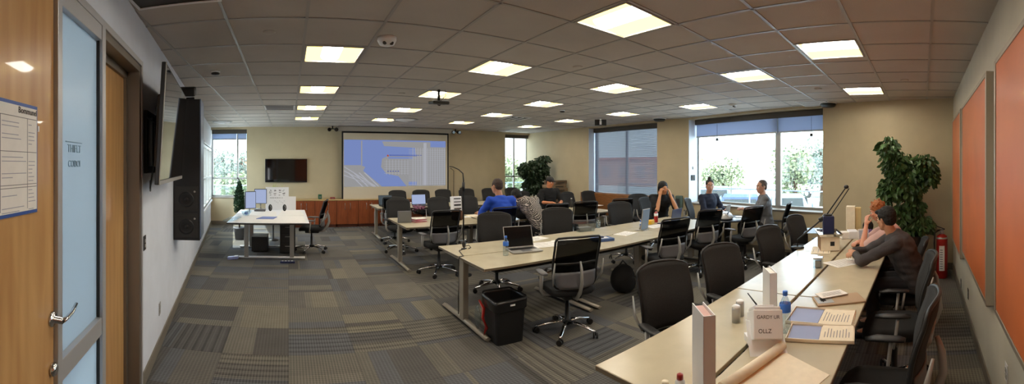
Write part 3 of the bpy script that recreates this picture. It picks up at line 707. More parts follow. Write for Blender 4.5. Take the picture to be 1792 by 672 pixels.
# monitors
def monitor(x, y, rz, w, h, z, label, lit=True, m=None):
    e = empty('monitor', (x, y, z), rz)
    b = MB(); b.span(-w/2, w/2, -.02, .02, .12, .12+h, .006); b.obj('monitor_case', M_black, e)
    b = MB(); b.span(-w/2+.012, w/2-.012, -.0215, -.0205, .132, .12+h-.012); b.obj('screen', m or M_screen, e)
    b = MB(); b.tube([(0, .03, 0.01), (0, .04, .1), (0, .02, .25)], .018, 8); b.obj('stand', M_silver, e)
    b = MB(); b.lathe([(.1, 0), (.1, .01), (.03, .016), (.001, .016)], (0, .03, 0)); b.obj('stand_base', M_silver, e)
    return tag(e, label, 'monitor', 'desk monitors')
monitor(ux(438, 8.45), 8.45, R(30), .25, .36, DZ-.03, 'left of the two lit monitors on the drafting desk, turned toward the aisle')
monitor(ux(456, 8.75), 8.75, R(2), .27, .32, DZ+.046, 'right of the two lit monitors on the drafting desk, facing the camera')
b = MB(); b.span(-.12, .12, -.1, .12, 0, .04, .006); tag(b.obj('equipment_box', M_gplas, None, (ux(455, 8.76), 8.78, DZ+.004)), 'small grey box that raises the right monitor on the drafting desk', 'box')
# poster board with two masks
e = empty('poster_board', (ux(485, 9.02), 9.02, DZ))
b = MB(); b.box((0, .03, .255), (.52, .012, .51), (-.1, 0, 0)); pb = b.obj('board', M_white, e)
b = MB(); b.box((.34, .05, .15), (.16, .012, .30), (-.1, 0, 0)); b.obj('board', M_white, e)
b = MB()
def onb(x, z, w, h): b.box((x, .03-.008-(z-.255)*-.1-.0, z), (w, .003, h), (-.1, 0, 0))
random.seed(3)
for i in range(4):
    for k in range(5): onb(-.15+.1*i+random.uniform(-.03, .03), .40+random.uniform(-.04, .04), random.uniform(.01, .04), random.uniform(.008, .02))
    onb(-.15+.1*i, .445, .03, .008); onb(-.15+.1*i, .33, .035, .012)
for i in range(6): onb(-.14+.05*i, .27, random.uniform(.02, .045), .012)
for i in range(7): onb(-.05+.035*i, .2-.02*(i % 3), .02, .006)
b.obj('print', M_ink2, e)
tag(e, 'white poster board with small pictures propped at the far end of the drafting desk', 'poster board')
for u, lb in ((473, 'left'), (498, 'right')):
    e = empty('headset_case', (ux(u, 8.75), 8.75, DZ+.004))
    b = MB(); b.ell((0, 0, .075), (.042, .03, .075)); b.obj('case_body', M_ink, e); b = MB(); b.tube([(.0, -.033, .03), (.02, -.038, .08), (.0, -.03, .13)], .004, 6); b.obj('zip', M_silver, e)
    tag(e, '%s of the two black rounded cases in front of the poster board' % lb, 'case', 'black cases')
# glass bowl & clear cover at the near left corner
e = empty('clear_plastic_cover', (-.98, 7.15, DZ+.004)); b = MB(); b.tube([(-.12, -.15, .02), (-.02, .1, .035), (.05, .4, .02)], [.06, .1, .05], 12, flat=.25); b.obj('cover', M_clear, e); tag(e, 'clear plastic sheet sagging over the near left corner of the drafting desk', 'plastic sheet')
e = empty('glass_bowl', (-.84, 7.95, DZ+.004)); b = MB(); b.lathe([(.05, 0), (.06, .01), (.10, .07), (.11, .10), (.104, .10), (.09, .07), (.05, .02), (.001, .015)], seg=22); b.obj('bowl', M_clear, e)
b = MB(); b.ell((0, 0, .045), (.04, .05, .03)); b.obj('contents', M_blue, e); tag(e, 'clear glass bowl with blue contents by the left monitor', 'bowl')
# under the desk
e = empty('computer_tower', (-.58, 8.25, 0)); b = MB(); b.span(-.16, .16, -.22, .22, .01, .30, .008); b.obj('case', M_black, e); b = MB(); b.span(-.15, .15, -.225, -.22, .02, .28); b.span(-.02, .02, -.229, -.225, .22, .24); b.obj('front_panel', M_dark, e); tag(e, 'low black computer case on the floor under the drafting desk', 'computer')
e = empty('filing_pedestal', (-.02, 8.1, 0)); b = MB(); b.span(-.15, .15, -.25, .25, .02, .60, .006); b.obj('body', M_black, e)
for k in range(3):
    b = MB(); b.span(-.14, .14, -.262, -.25, .04+.185*k, .21+.185*k, .004); d = b.obj('drawer', M_dark, e); b = MB(); b.span(-.05, .05, -.275, -.262, .15+.185*k, .162+.185*k, .002); b.obj('handle', M_silver, d)
tag(e, 'tall black drawer pedestal under the right side of the drafting desk', 'drawer unit')
e = empty('foot_switch', (-1.02, 7.35, 0)); b = MB(); b.box((0, 0, .03), (.2, .1, .05), (0, -.12, 0), .01); b.obj('housing', mat('lilac_plastic', (150, 160, 215), .4), e); b = MB(); b.box((.06, 0, .062), (.07, .08, .012), (0, -.12, 0), .004); b.obj('pedal', M_white, e); tag(e, 'pale lilac wedge on the carpet at the left foot of the drafting desk', 'foot switch')
e = empty('power_strip', (-.02, 7.12, 0)); b = MB(); b.span(-.13, .13, -.03, .03, 0, .04, .008); b.obj('housing', M_navy, e); b = MB(); 
for k in range(4): b.span(-.10+.055*k, -.07+.055*k, -.015, .015, .04, .044)
b.obj('socket', M_white, e); tag(e, 'dark blue power strip on the carpet before the drafting desk', 'power strip')
# ---- potted cypress by the drafting desk
def leaves(b, c, r, n, size, shape='ell', droop=.3, seed=1, sq=1.0):
    rnd = random.Random(seed)
    for i in range(n):
        while True:
            p = Vector((rnd.uniform(-1, 1), rnd.uniform(-1, 1), rnd.uniform(-1, 1)))
            if p.length <= 1 and p.length > .35: break
        if shape == 'cone':
            t = (p.z+1)/2; k = (1-t)**.7*.9+.1; q = Vector((p.x*r[0]*k, p.y*r[1]*k, p.z*r[2]))
        else: q = Vector((p.x*r[0], p.y*r[1], p.z*r[2]))
        o = Vector(c)+q; d = Vector((p.x+rnd.uniform(-.6, .6), p.y+rnd.uniform(-.6, .6), -droop+rnd.uniform(-.5, .5) if shape != 'cone' else 1)).normalized()
        s = d.orthogonal(); s.rotate(Matrix.Rotation(rnd.uniform(0, 6.28), 3, d)); nrm = d.cross(s).normalized(); s.normalize()
        L = size*rnd.uniform(.7, 1.3); W = L*.26*sq
        P = [o, o+d*L*.35+s*W+nrm*L*.03, o+d*L*.7+s*W*.8, o+d*L-nrm*L*.08, o+d*L*.7-s*W*.8, o+d*L*.35-s*W+nrm*L*.03]
        b.quad([P[0], P[1], P[2], P[3]]); b.quad([P[0], P[3], P[4], P[5]])
M_cyp = mat('cypress_green', (30, 58, 36), .7, c2=(44, 76, 44), noise_scale=12)
e = empty('potted_cypress', (ux(419, 9.35), 9.35, 0))
b = MB(); b.lathe([(.10, 0), (.13, .24), (.145, .26), (.145, .29), (.12, .29), (.11, .25), (.001, .25)]); b.obj('pot', M_gplas, e); b = MB(); b.cyl((0, 0, .25), (0, 0, 1.0), .02); b.obj('trunk', M_bark, e)
b = MB(); leaves(b, (0, 0, .95), (.16, .16, .42), 1500, .05, 'cone', seed=3); b.obj('foliage', M_cyp, e); tag(e, 'narrow conical potted evergreen left of the monitors', 'plant')
e = empty('potted_grass', (ux(478, 9.25), 9.3, DZ-.02)); b = MB(); b.lathe([(.05, 0), (.07, .12), (.06, .12), (.001, .1)]); b.obj('pot', M_white, e); b = MB()
for k in range(26):
    a = random.uniform(0, 6.28); t = random.uniform(.03, .2); bx = .12
    b.tube([(0, 0, .1), (math.cos(a)*t*.4+.03, math.sin(a)*t*.3, .35), (math.cos(a)*t+bx, math.sin(a)*t, .62+random.uniform(-.1, .05))], [.006, .008, .001], 4, flat=.3)
b.obj('blades', mat('yellow_green_blade', (140, 150, 40), .6), e); tag(e, 'yellow-green grassy plant rising behind the poster board', 'plant')
e = empty('plant_stand', (ux(478, 9.25), 9.3, 0)); b = MB(); b.lathe([(.12, 0), (.12, .02), (.02, .04), (.02, DZ-.06), (.1, DZ-.04), (.1, DZ-.02), (.001, DZ-.02)]); b.obj('pedestal', M_dark, e); tag(e, 'slim dark stand under the yellow-green plant', 'stand')
# ---- cabinets along the back wall
M_cherry = mat('cherry_veneer', (150, 78, 40), .4, c2=(128, 62, 30), noise_scale=3, stretch=(6, 6, 1))
M_ctop = mat('light_wood_top', (196, 164, 112), .4)
def make_cab():
    e = empty('storage_cabinet'); w = .61
    b = MB(); b.span(-w/2+.002, w/2-.002, -.20, .22, .07, .745); b.span(-w/2+.01, w/2-.01, -.17, .2, 0, .07); b.obj('carcass', mat('cherry_dark', (96, 46, 26), .5), e)
    for s in (-1, 1):
        b = MB(); x0, x1 = (0.003, w/2-.005) if s > 0 else (-w/2+.005, -.003); b.span(x0, x1, -.222, -.202, .085, .735, .002); d = b.obj('door', M_cherry, e)
        b = MB(); hx = s*.075; b.tube([(hx, -.222, .50), (hx, -.25, .51), (hx, -.25, .66), (hx, -.222, .67)], .008, 8); b.obj('handle', M_alu, d)
    return e
cb = make_cab(); x = .42; first = True; NC = 8
for i in range(NC):
    o = cb if first else dup(cb); first = False
    place(o, (x+.612*i, YB-.24, 0)); tag(o, '%s cherry-wood two-door cabinet under the projection screen wall' % (ordn[i].capitalize()), 'cabinet', 'cherry cabinets along the screen wall')
b = MB(); b.span(.10, .10+.612*NC, YB-.47, YB-.005, .747, .775, .004); tag(b.obj('cabinet_top', M_ctop), 'long light wood top lying over the cherry cabinets', 'counter')
for i, (u, c, lb, w, h) in enumerate(((560, (34, 96, 66), 'green box standing on the cabinet top', .10, .13), (582, (150, 40, 34), 'low red box standing on the cabinet top', .13, .05))):
    e = empty('small_box', (ux(u, YB-.2), YB-.2, .775)); b = MB(); b.span(-w/2, w/2, -.04, .04, 0, h, .006); b.obj('body', mat('box_%d' % i, c, .5), e); b = MB(); b.span(-w*.3, w*.3, -.042, -.04, h*.3, h*.6); b.obj('label_patch', M_ink2, e); tag(e, lb, 'box')
# ---- wall TV on the back wall
def onYp(u, v, Y): a = (u-X0)/F; r = Y/math.cos(a); return (r*math.sin(a), HC-(v-YH)/F*r)
(xa, za), (xb, zb) = onYp(464, 278, YB-.06), onYp(537.5, 319, YB-.06)
e = empty('wall_television', ((xa+xb)/2, YB, zb)); w, h = (xb-xa)/2, za-zb
b = MB(); b.span(-w, w, -.07, -.025, 0, h, .006); b.obj('case', M_black, e); b = MB(); b.span(-w+.012, w-.012, -.0725, -.07, .02, h-.012); b.obj('screen', M_screenoff, e); b = MB(); b.span(-.2, .2, -.025, 0, .2, h-.2); b.obj('wall_mount', M_dark, e)
tag(e, 'black flat television hung on the far wall left of the projection screen', 'television')
# ---- projection screen
(xa, za), (xb, zb) = onYp(598, 224, YB-.28), onYp(785, 350, YB-.28); za = CZ-.14
e = empty('projection_screen', ((xa+xb)/2, YB-.28, zb)); w, h = (xb-xa)/2, za-zb
b = MB(); b.span(-w-.12, w+.12, -.07, .07, h, h+.13, .01); b.obj('screen_housing', mat('housing_grey', (176, 168, 156), .5), e)
b = MB(); b.span(-w-.10, w+.10, -.05, .08, h+.1, h+.138); b.obj('ceiling_rail', M_black, e)
b = MB(); b.span(-w, w, -.004, 0, 0, h); b.obj('black_border', mat('screen_black_border', (14, 13, 14), .8), e)
b = MB(); b.span(-w+.045, w-.045, -.007, -.0045, .05, h-.05); b.obj('screen_cloth', mat('screen_cloth_cream', (208, 198, 178), .85), e)
b = MB(); b.span(-w, w, -.015, .01, -.02, .012, .004); b.obj('bottom_bar', M_black, e)
M_wat = emit_mat('map_water', (150, 172, 238), .42); M_land = emit_mat('map_land', (188, 188, 190), .42); M_str = emit_mat('map_street', (206, 208, 218), .45); M_dot = emit_mat('map_marker', (220, 90, 50), .42); M_mtx = emit_mat('map_blue_text', (70, 92, 190), .45)
mx0, mz1 = -w+.06, h-.24; mw = 2*w-.16; mh = mw*.435; mz0 = mz1-mh
pm = empty('projected_map'); pm.parent = e; pm.location = (mx0, -.008, mz0)
b = MB()
def q(pts, y=0.0): b.quad([(p[0]*mw, -y, p[1]*mh) for p in pts])
def rr(x0, y0, x1, y1, y=0.0): q([(x0, y0), (x1, y0), (x1, y1), (x0, y1)], y)
rr(0, 0, 1, 1)
b.use(1)
q([(0, .0), (.36, .0), (.18, .34), (.20, .42), (.16, .46), (0, .46)], .001); rr(.16, .46, .172, .98, .001)
q([(.35, .42), (.40, .28), (.52, .22), (.60, .0), (1, 0), (1, .86), (.84, .86), (.84, .97), (.36, .97), (.38, .87), (.68, .84), (.70, .66), (.42, .66), (.36, .60)], .001)
b.use(0); rr(.42, .60, .66, .64, .0016); rr(.62, .02, .70, .10, .0016)
b.use(2)
rnd = random.Random(5)
for k in range(14): x = .66+.025*k; rr(x, .02, x+.005, .84, .002)
for k in range(18): z = .04+.044*k; rr(.62, z, .995, z+.006, .002)
for k in range(8): x = .40+.03*k; rr(x, .25, x+.004, .58, .002)
for k in range(6): z = .28+.05*k; rr(.38, z, .62, z+.005, .002)
for k in range(7): q([(.02+.05*k, .0), (.035+.05*k, .0), (max(0, -.10+.05*k+.0), .30), (max(0, -.115+.05*k), .30)], .002) if k > 2 else None
for k in range(5): q([(0, .42-.09*k), (0, .44-.09*k), (.30, .02-.02*k+.0), (.29, .0)], .002) if k < 3 else None
rr(.77, .02, .80, .95, .0022)
b.use(3); q([(.405, .66), (.42, .64), (.425, .67), (.415, .69)], .003)
b.use(4); rr(.43, .655, .70, .660, .003); rr(.43, .672, .44, .684, .003)
for k in range(24): x = .43+.0125*k; rr(x, .668, x+.008, .684, .003)
rr(.735, .67, .75, .682, .003)
for k in range(5): rr(.41+.025*k, .32, .425+.025*k, .335, .003)
b.obj('map_image', [M_wat, M_land, M_str, M_dot, M_mtx], pm)
tag(e, 'wide pull-down projection screen showing a pale blue street map', 'projection screen')
# stage spot cameras at both ends
for u, lb in ((582, 'left'), (797, 'right')):
    X = ux(u, YB-.3); e = empty('ceiling_camera', (X, YB-.3, CZ)); b = MB(); b.cyl((0, 0, 0), (0, 0, -.07), .02); b.obj('mount', M_black, e)
    for s in (-1, 1):
        b = MB(); b.cyl((s*.09, .03, -.09), (s*.10, -.10, -.11), .045, .055); b.obj('camera_head', M_black, e); b = MB(); b.cyl((s*.10, -.10, -.11), (s*.1, -.108, -.111), .04); b.obj('lens', M_screenoff, e)
    b = MB(); b.cyl((-.1, .0, -.08), (.1, .0, -.08), .015); b.obj('crossbar', M_black, e)
    tag(e, 'black twin-headed ceiling camera at the %s end of the projection screen' % lb, 'camera')
# projector
p = at(706, 205, CZ-.15); e = empty('ceiling_projector', (p.x-.1, p.y-2.2, CZ)); b = MB(); b.cyl((0, 0, 0), (0, 0, -.16), .02); b.tube([(.1, .0, 0), (.11, .0, -.08), (.02, 0, -.17)], .006, 6); b.obj('drop_mount', M_black, e)
b = MB(); b.box((0, 0, -.19), (.26, .22, .05), (.1, 0, 0), .015); b.obj('projector_body', M_dark, e); b = MB(); b.cyl((.05, .1, -.19), (.05, .13, -.185), .03); b.obj('lens', M_screenoff, e); tag(e, 'small dark projector hanging under a yellow ceiling light', 'projector')
# ---- large TV on the left wall, tilted on an arm mount
def prp(u, r): a = (u-X0)/F; return Vector((r*math.sin(a), r*math.cos(a), 0))
A = prp(284, 2.80); Bp = prp(322, 4.28); dirv = (Bp-A); wv = dirv.length; dirv.normalize()
yaw = math.atan2(-dirv.x, dirv.y)      # local y along the screen, x out of the screen
mid = (A+Bp)/2; zc = (2.43+1.60)/2
e = empty('large_wall_television', (mid.x, mid.y, zc), 0, (0, R(3.5), yaw)); hh = .43
b = MB(); b.span(-.03, 0, -wv/2, wv/2, -hh, hh, .006); b.span(-.07, -.03, -wv/2+.12, wv/2-.12, -hh+.12, hh-.2, .02); b.obj('case', M_black, e)
b = MB(); b.span(0, .003, -wv/2+.02, wv/2-.02, -hh+.035, hh-.02); b.obj('screen', mat('television_glass', (20, 20, 22), .05, coat=.6), e)
b = MB(); b.span(0, .006, -wv/2, wv/2, -hh, -hh+.03, .002); b.span(0, .005, -wv/2, -wv/2+.016, -hh, hh, .002); b.obj('bezel', M_silver, e)
b = MB(); b.span(-.10, -.07, -.35, -.28, -.3, .25, .004); b.span(-.10, -.07, .28, .35, -.3, .25, .004); b.span(-.12, -.10, -.4, .4, -.06, .0, .004); b.span(-.12, -.10, -.4, .4, .1, .16, .004); b.obj('tilt_bracket', M_black, e)
tag(e, 'large television tilted down on the left wall near the door', 'television')
b = MB(); s0 = sLw(262, .05)
e = empty('television_arm_mount'); e.matrix_world = ML @ Matrix.Translation((0, s0+.12, 0))
b.span(.0, .03, -.12, .3, 1.66, 2.16, .006); b.obj('wall_plate', M_black, e)
b = MB(); b.span(.03, .07, -.10, -.05, 1.72, 2.1, .004); b.tube([(.03, -.13, 2.1), (.1, -.16, 2.05), (.09, -.15, 1.75), (.05, -.1, 1.55), (.04, -.05, 1.52), (.03, 0, 1.6)], .007, 6); b.obj('cable', M_black, e)
b = MB(); b.tube([(.03, .05, 1.95), (.10, .2, 1.95)], .02, 8); b.obj('arm', M_black, e)
tag(e, 'black wall plate and cable behind the large tilted television', 'television mount')
# speaker column
s1 = sLw(303); e = empty('speaker_cabinet'); e.matrix_world = ML @ Matrix.Translation((0, s1, 0)); zb_ = zL(303, 420); zt_ = zb_+1.62; wd = .31; dp = .42
b = MB(); b.span(0.004, wd, 0, dp, zb_, zt_, .004); b.obj('cabinet', M_black, e)
b = MB(); b.span(wd-.001, wd+.012, -.004, dp, zb_+.02, zt_, .002); b.obj('lit_side_strip', mat('bluish_lit_edge', (110, 125, 150), .35, .6), e)  # bluish light on the cabinet's room-facing side, painted as a strip
for k in range(2):
    z0 = zb_+.03+.31*k; b = MB(); b.span(.02, wd-.02, -.008, 0, z0, z0+.28, .003); b.span(.04, wd-.04, -.01, -.008, z0+.02, z0+.26); fp = b.obj('driver_panel', M_dark, e)
    b = MB(); b.rings([[(wd/2+r*math.cos(2*PI*i/20), y, z0+.13+r*math.sin(2*PI*i/20)) for i in range(20)] for r, y in ((.085, -.010), (.088, -.018), (.07, -.016), (.03, -.006), (.02, -.014), (.001, -.018))]); b.obj('woofer' if k == 0 else 'horn', M_black, fp)
    b = MB(); b.ell((wd-.06, -.014, z0+.22), (.012, .006, .012)); b.obj('knob', M_silver, fp)
b = MB(); b.span(.03, .24, .05, .35, zt_, zt_+.03); b.box((.16, .02, zt_+.09), (.2, .16, .1), (.3, 0, 0), .02); b.obj('top_bracket', M_black, e)
tag(e, 'tall black loudspeaker cabinet hung on the left wall behind the large television', 'speaker')
for k, zz in enumerate((1.98, 2.02)):
    pass
# wall shelf bars between speaker and window
e = empty('wall_rail'); e.matrix_world = ML @ Matrix.Translation((0, sLw(352), 0)); b = MB(); b.span(0, .03, .2, 3.4, 2.22, 2.25, .003); b.obj('rail', M_alu2, e); b = MB(); b.span(0, .05, .2, .24, 2.2, 2.27); b.span(0, .05, 3.3, 3.34, 2.2, 2.27); b.obj('bracket', M_alu2, e); tag(e, 'thin metal rail on the left wall above the inner window', 'rail')
# ---- poster on door 1
zp0, zp1 = zL(40, 376), zL(40, 184)
e = empty('notice_poster'); e.matrix_world = ML @ Matrix.Translation((.014, 0, 0))
ps1 = sLw(57); ps0 = ps1-.62
zt, zb = zL(57, 188), zL(57, 370)
b = MB(); b.span(0, .006, ps0, ps1, zb, zt); b.obj('frame', mat('blue_poster_frame', (58, 92, 168), .4), e)
b = MB(); b.span(.006, .008, ps0+.02, ps1-.008, zb+.012, zt-.012); b.obj('paper', M_paper, e)
b = MB()
H = zt-zb
for f in (.865, .56, .27, .245): b.span(.008, .0088, ps0+.03, ps1-.012, zb+H*f, zb+H*f+.002)
b.span(.008, .0088, ps1-.078, ps1-.0765, zb+.02, zb+H*.87); b.span(.008, .0088, ps1-.25, ps1-.248, zb+.02, zb+H*.87)
b.obj('table_lines', M_ink2, e)
b = MB(); rnd = random.Random(2)
for f0, f1 in ((.6, .84), (.3, .54), (.04, .22)):
    k = f0
    while k < f1:
        for sa, sb in ((ps1-.07, ps1-.016), (ps1-.24, ps1-.085)):
            if rnd.random() < .8: b.span(.008, .0086, sa, sa+(sb-sa)*rnd.uniform(.4, 1), zb+H*k, zb+H*k+.0025)
        k += .035
b.obj('small_print', mat('grey_small_print', (176, 176, 190), .8), e)
text('heading', 'Bommunel', .03, M_ink, e, onleft(.009, ps1-.075, zb+H*.93), .0004)
tag(e, 'blue-framed white notice with a ruled table on the wooden door', 'poster')
b = MB(); b.span(.006, .012, ps1-.004, ps1+.004, zt-.09, zt-.07); b.obj('clip', M_white, e)
# ================================================================== THINGS ON THE DESKS
T = DZ+.001
def pos(u, v, z=DZ): p = at(u, v, z); return (p.x, p.y, z+.001)
def bottle(u, v, h, r, label, capm=M_blue, body=M_clear, labm=None, name='water_bottle', group=None, loc=None):
    e = empty(name, loc or pos(u, v))
    b = MB(); b.lathe([(.001, 0), (r*.9, 0), (r, .01), (r, h*.30), (r*.93, h*.34), (r, h*.38), (r, h*.62), (r*.9, h*.72), (r*.42, h*.86), (r*.38, h*.90)], seg=18); b.obj('bottle_body', body, e)
    b = MB(); b.lathe([(.001, h*.89), (r*.45, h*.89), (r*.45, h*.99), (r*.4, h), (.001, h)], seg=16); b.obj('cap', capm, e)
    b = MB(); b.lathe([(r*1.02, h*.50), (r*1.02, h*.70), (r*.97, h*.705), (r*.97, h*.50)], seg=18, cap=False); b.obj('label_band', labm or M_blue, e)
    return tag(e, label, 'bottle', group)
def laptop(loc, rz, w, d, label, tilt=105, scr=None, body=M_silver, name='laptop', lid=None):
    e = empty(name, loc, rz)       # screen faces -Y local; hinge at +d/2
    b = MB(); b.span(-w/2, w/2, -d/2, d/2, .004, .018, .004); b.obj('base', body, e)
    b = MB(); b.span(-w*.44, w*.44, -d*.02, d*.4, .018, .0195); b.obj('keyboard', M_black, e); b = MB(); b.span(-w*.16, w*.16, -d*.42, -d*.08, .018, .019); b.obj('touchpad', M_gplas, e)
    l = empty('lid_pivot'); t = R(tilt-90); M = Matrix.Translation((0, d/2, .018)) @ Matrix.Rotation(-t, 4, 'X'); bpy.data.objects.remove(l)
    b = MB(); b.span(-w/2, w/2, 0, .007, 0, d*.98, .003); lo = b.obj('lid', lid or body, e); lo.data.transform(M)
    b = MB(); b.span(-w/2+.008, w/2-.008, -.001, 0, .012, d*.98-.008); so = b.obj('screen', scr or M_screenoff, lo); so.data.transform(M)
    return tag(e, label, 'laptop')
def flat(name, loc, rz, w, d, h, m, label, cat='paper', extra=None):
    e = empty(name, loc, rz); b = MB(); b.span(-w/2, w/2, -d/2, d/2, 0, h, min(.004, h/3)); b.obj('body', m, e)
    if extra: extra(e)
    return tag(e, label, cat)
def lines(n, w, d, h, m=M_ink2, fx=.8):
    def f(e):
        b = MB(); rnd = random.Random(int(w*1000)+n)
        for i in range(n):
            y = d*.4-d*.8*i/max(1, n-1); b.span(-w*fx/2, -w*fx/2+w*fx*rnd.uniform(.5, 1), y-.0022, y+.0022, h, h+.0006)
        b.obj('print', m, e)
    return f
# ---- front row
e = empty('webcam', pos(812, 436), R(30)); b = MB(); b.span(-.03, .03, -.02, .02, 0, .012, .004); b.ell((0, 0, .06), (.028, .022, .045)); b.obj('camera_body', M_black, e); b = MB(); b.cyl((0, -.018, .065), (0, -.025, .065), .012); b.obj('lens', M_screenoff, e)
b = MB(); b.tube([(.03, 0, .03), (.10, .0, .03), (.10, -.03, .005), (.04, -.04, .005)], .005, 6); b.obj('clip', M_dark, e); tag(e, 'small black webcam on a bent clip at the left end of the front row', 'webcam')
b = MB(); p = pos(812, 436); b.tube([(p[0]-.02, p[1]-.02, DZ+.006), (p[0]-.10, p[1]-.08, DZ+.006), (1.85, 4.0, DZ+.006), (1.785, 3.97, DZ+.006), (1.775, 3.96, .70), (1.772, 3.96, .30), (1.782, 3.98, .12)], .005, 6); tag(b.obj('webcam_cable', M_dark), 'thin cable hanging over the left end of the front desk row', 'cable')
bottle(885, 447, .215, .032, 'clear water bottle with blue cap left of the open silver laptop')
p = at(912, 441, DZ); laptop((p.x+.06, p.y+.03, T), R(-10), .37, .26, 'open silver laptop with a dark screen on the front desk row', 108)
sheetd = [(958, 428, .42, .30, 'white paper sheets fanned out right of the silver laptop', -10), (938, 418, .30, .22, 'white sheet half under the laptop lid on the front row', 14), (990, 421, .34, .22, 'white papers behind the see-through chair back on the front row', 5), (1150, 396, .40, .26, 'white papers beside the blue display on the front row', -8), (1095, 409, .34, .22, 'pale sheet on the front row right of the blue book', 12)]
for i, (u, v, w, d, lb, a) in enumerate(sheetd): flat('paper_sheet', pos(u, v), R(a), w, d, .004, M_paper, lb, 'paper', lines(7, w, d, .004))
e = empty('clear_tray', pos(1022, 404), R(-12)); b = MB(); w, d, h = .26, .18, .12
b.rings([[(-w/2, -d/2, 0), (w/2, -d/2, 0), (w/2, d/2, 0), (-w/2, d/2, 0)], [(-w*.62, -d*.6, h), (w*.62, -d*.6, h), (w*.62, d*.6, h), (-w*.62, d*.6, h)], [(-w*.60, -d*.57, h), (w*.60, -d*.57, h), (w*.60, d*.57, h), (-w*.60, d*.57, h)], [(-w*.48, -d*.48, .004), (w*.48, -d*.48, .004), (w*.48, d*.48, .004), (-w*.48, d*.48, .004)]], smooth=False); b.obj('tray', M_clear, e)
b = MB(); b.span(-w*.4, w*.4, -d*.35, d*.35, .006, .06, .01); b.obj('contents', M_gplas, e); tag(e, 'clear plastic tray standing on the front desk row behind the mesh chair', 'tray')
e = empty('drinking_glass', pos(1047, 399)); b = MB(); b.lathe([(.001, 0), (.03, 0), (.036, .12), (.033, .12), (.028, .008), (.001, .008)]); b.obj('glass', M_clear, e); b = MB(); b.lathe([(.001, .009), (.029, .009), (.031, .06), (.001, .06)]); b.obj('water', M_clear, e); tag(e, 'drinking glass right of the clear plastic tray', 'glass')
def deco(e):
    b = MB(); b.span(-.08, .08, -.05, .05, .036, .037); b.obj('cover_panel', M_white, e); b = MB(); b.lathe([(.03, .036), (.035, .045), (.02, .055), (.001, .055)], (.0, .02, 0)); b.obj('dial', M_navy, e)
flat('blue_book', pos(1054, 421), R(-18), .27, .19, .036, mat('steel_blue_cover', (66, 96, 150), .5), 'thick steel-blue book on the near edge of the front desk row', 'book', deco)
# display standing on the row
e = empty('tablet_display', pos(1129, 403), R(10)); b = MB(); b.box((0, 0, .17), (.22, .012, .32), (.12, 0, 0), .004); b.obj('panel_frame', M_silver, e); b = MB(); b.box((0, -.008, .17), (.205, .004, .30), (.12, 0, 0)); b.obj('screen', mat('grey_blue_screen', (116, 136, 160), .25), e); b = MB(); b.tube([(0, .1, 0), (0, .02, .2)], .01, 8); b.span(-.1, .1, -.02, .10, 0, .01); b.obj('stand', M_silver, e); tag(e, 'upright grey-blue panel display on the front desk row', 'display')
bottle(1121, 400, .15, .014, 'slim blue marker standing before the grey-blue display', M_white, M_blue, M_white, 'marker_pen')
flat('yellow_case', pos(1138, 392), R(20), .16, .10, .06, mat('yellow_plastic', (226, 178, 40), .5), 'small yellow box right of the grey-blue display', 'box')
bottle(1148, 389, .22, .036, 'red sports bottle in front of the woman in black', M_dark, M_red, M_white, 'red_bottle')
laptop(pos(1170, 391), R(188), .36, .25, 'navy laptop seen from behind, in front of the woman in black', 100, None, M_navy)
e = empty('cable_bundle', pos(1178, 401)); b = MB(); rnd = random.Random(9)
for k in range(7):
    b.tube([(rnd.uniform(-.3, .3), rnd.uniform(-.12, .12), .012+.004*k) for _ in range(4)], .008, 6)
b.obj('cables', M_dark, e); tag(e, 'tangle of dark cables at the right end of the front desk row', 'cables')
flat('keyboard', pos(1188, 395), R(-10), .34, .13, .02, M_gplas, 'flat grey keyboard amid the cables at the right end of the front row', 'keyboard', lines(4, .34, .13, .02, M_dark, .92))
# backpack hanging at desk and items under
e = empty('black_backpack', (4.05, 3.72, 0)); b = MB(); b.ell((0, 0, .19), (.2, .14, .19)); b.ell((0, -.1, .13), (.14, .07, .11)); b.obj('bag', M_blackf, e); b = MB(); b.tube([(-.08, 0, .36), (0, 0, .43), (.08, 0, .36)], .012, 8); b.obj('handle', M_black, e); tag(e, 'black backpack on the carpet under the front desk row', 'bag')
# waste bin
e = empty('waste_bin', (2.05, 3.47, 0), R(-4))
b = MB(); w0, w1, h = .145, .165, .41
def rr4(w, z, r=.03): return [(sx*(w-r)+r*math.cos(a), sy*(w-r)+r*math.sin(a), z) for sx, sy, a0 in ((1, 1, 0), (-1, 1, PI/2), (-1, -1, PI), (1, -1, 1.5*PI)) for a in (a0, a0+PI/4, a0+PI/2)]
b.rings([rr4(w0, .0), rr4(w0, .01), rr4(w1, h), rr4(w1+.006, h), rr4(w1+.006, h+.012), rr4(w1-.01, h+.012), rr4(w0-.01, .02)], smooth=False); b.obj('bin_body', M_black, e)
b = MB(); rg = []
for z, g in ((.20, -.012), (.36, -.008), (.425, 0), (.438, .010), (.405, .013), (.33, .010)): rg.append([(x*(w1+g)/w1, y*(w1+g)/w1, z+.012*math.sin(7*i)) for i, (x, y, _) in enumerate(rr4(w1, z))])
b.rings(rg, cap=False); b.obj('bin_liner', mat('bin_liner_black', (20, 20, 22), .25), e); b = MB(); b.span(-.02, .03, -w1-.018, -w1-.013, .375, .39); b.obj('rim_label', M_white, e)
tag(e, 'black square waste bin with a liner under the left end of the front desk row', 'waste bin')
e = empty('red_strap_bag', (1.86, 3.62, 0)); b = MB(); b.tube([(0, .02, .36), (.01, -.06, .30), (-.015, -.09, .22), (.02, -.10, .12), (.0, -.08, .04)], [.012, .018, .02, .02, .01], 8, flat=.4); b.obj('strap', M_red, e); b = MB(); b.ell((-.03, .0, .2), (.02, .06, .12)); b.obj('pouch', M_clear, e); tag(e, 'bright red strap hanging by the left side of the waste bin', 'strap')
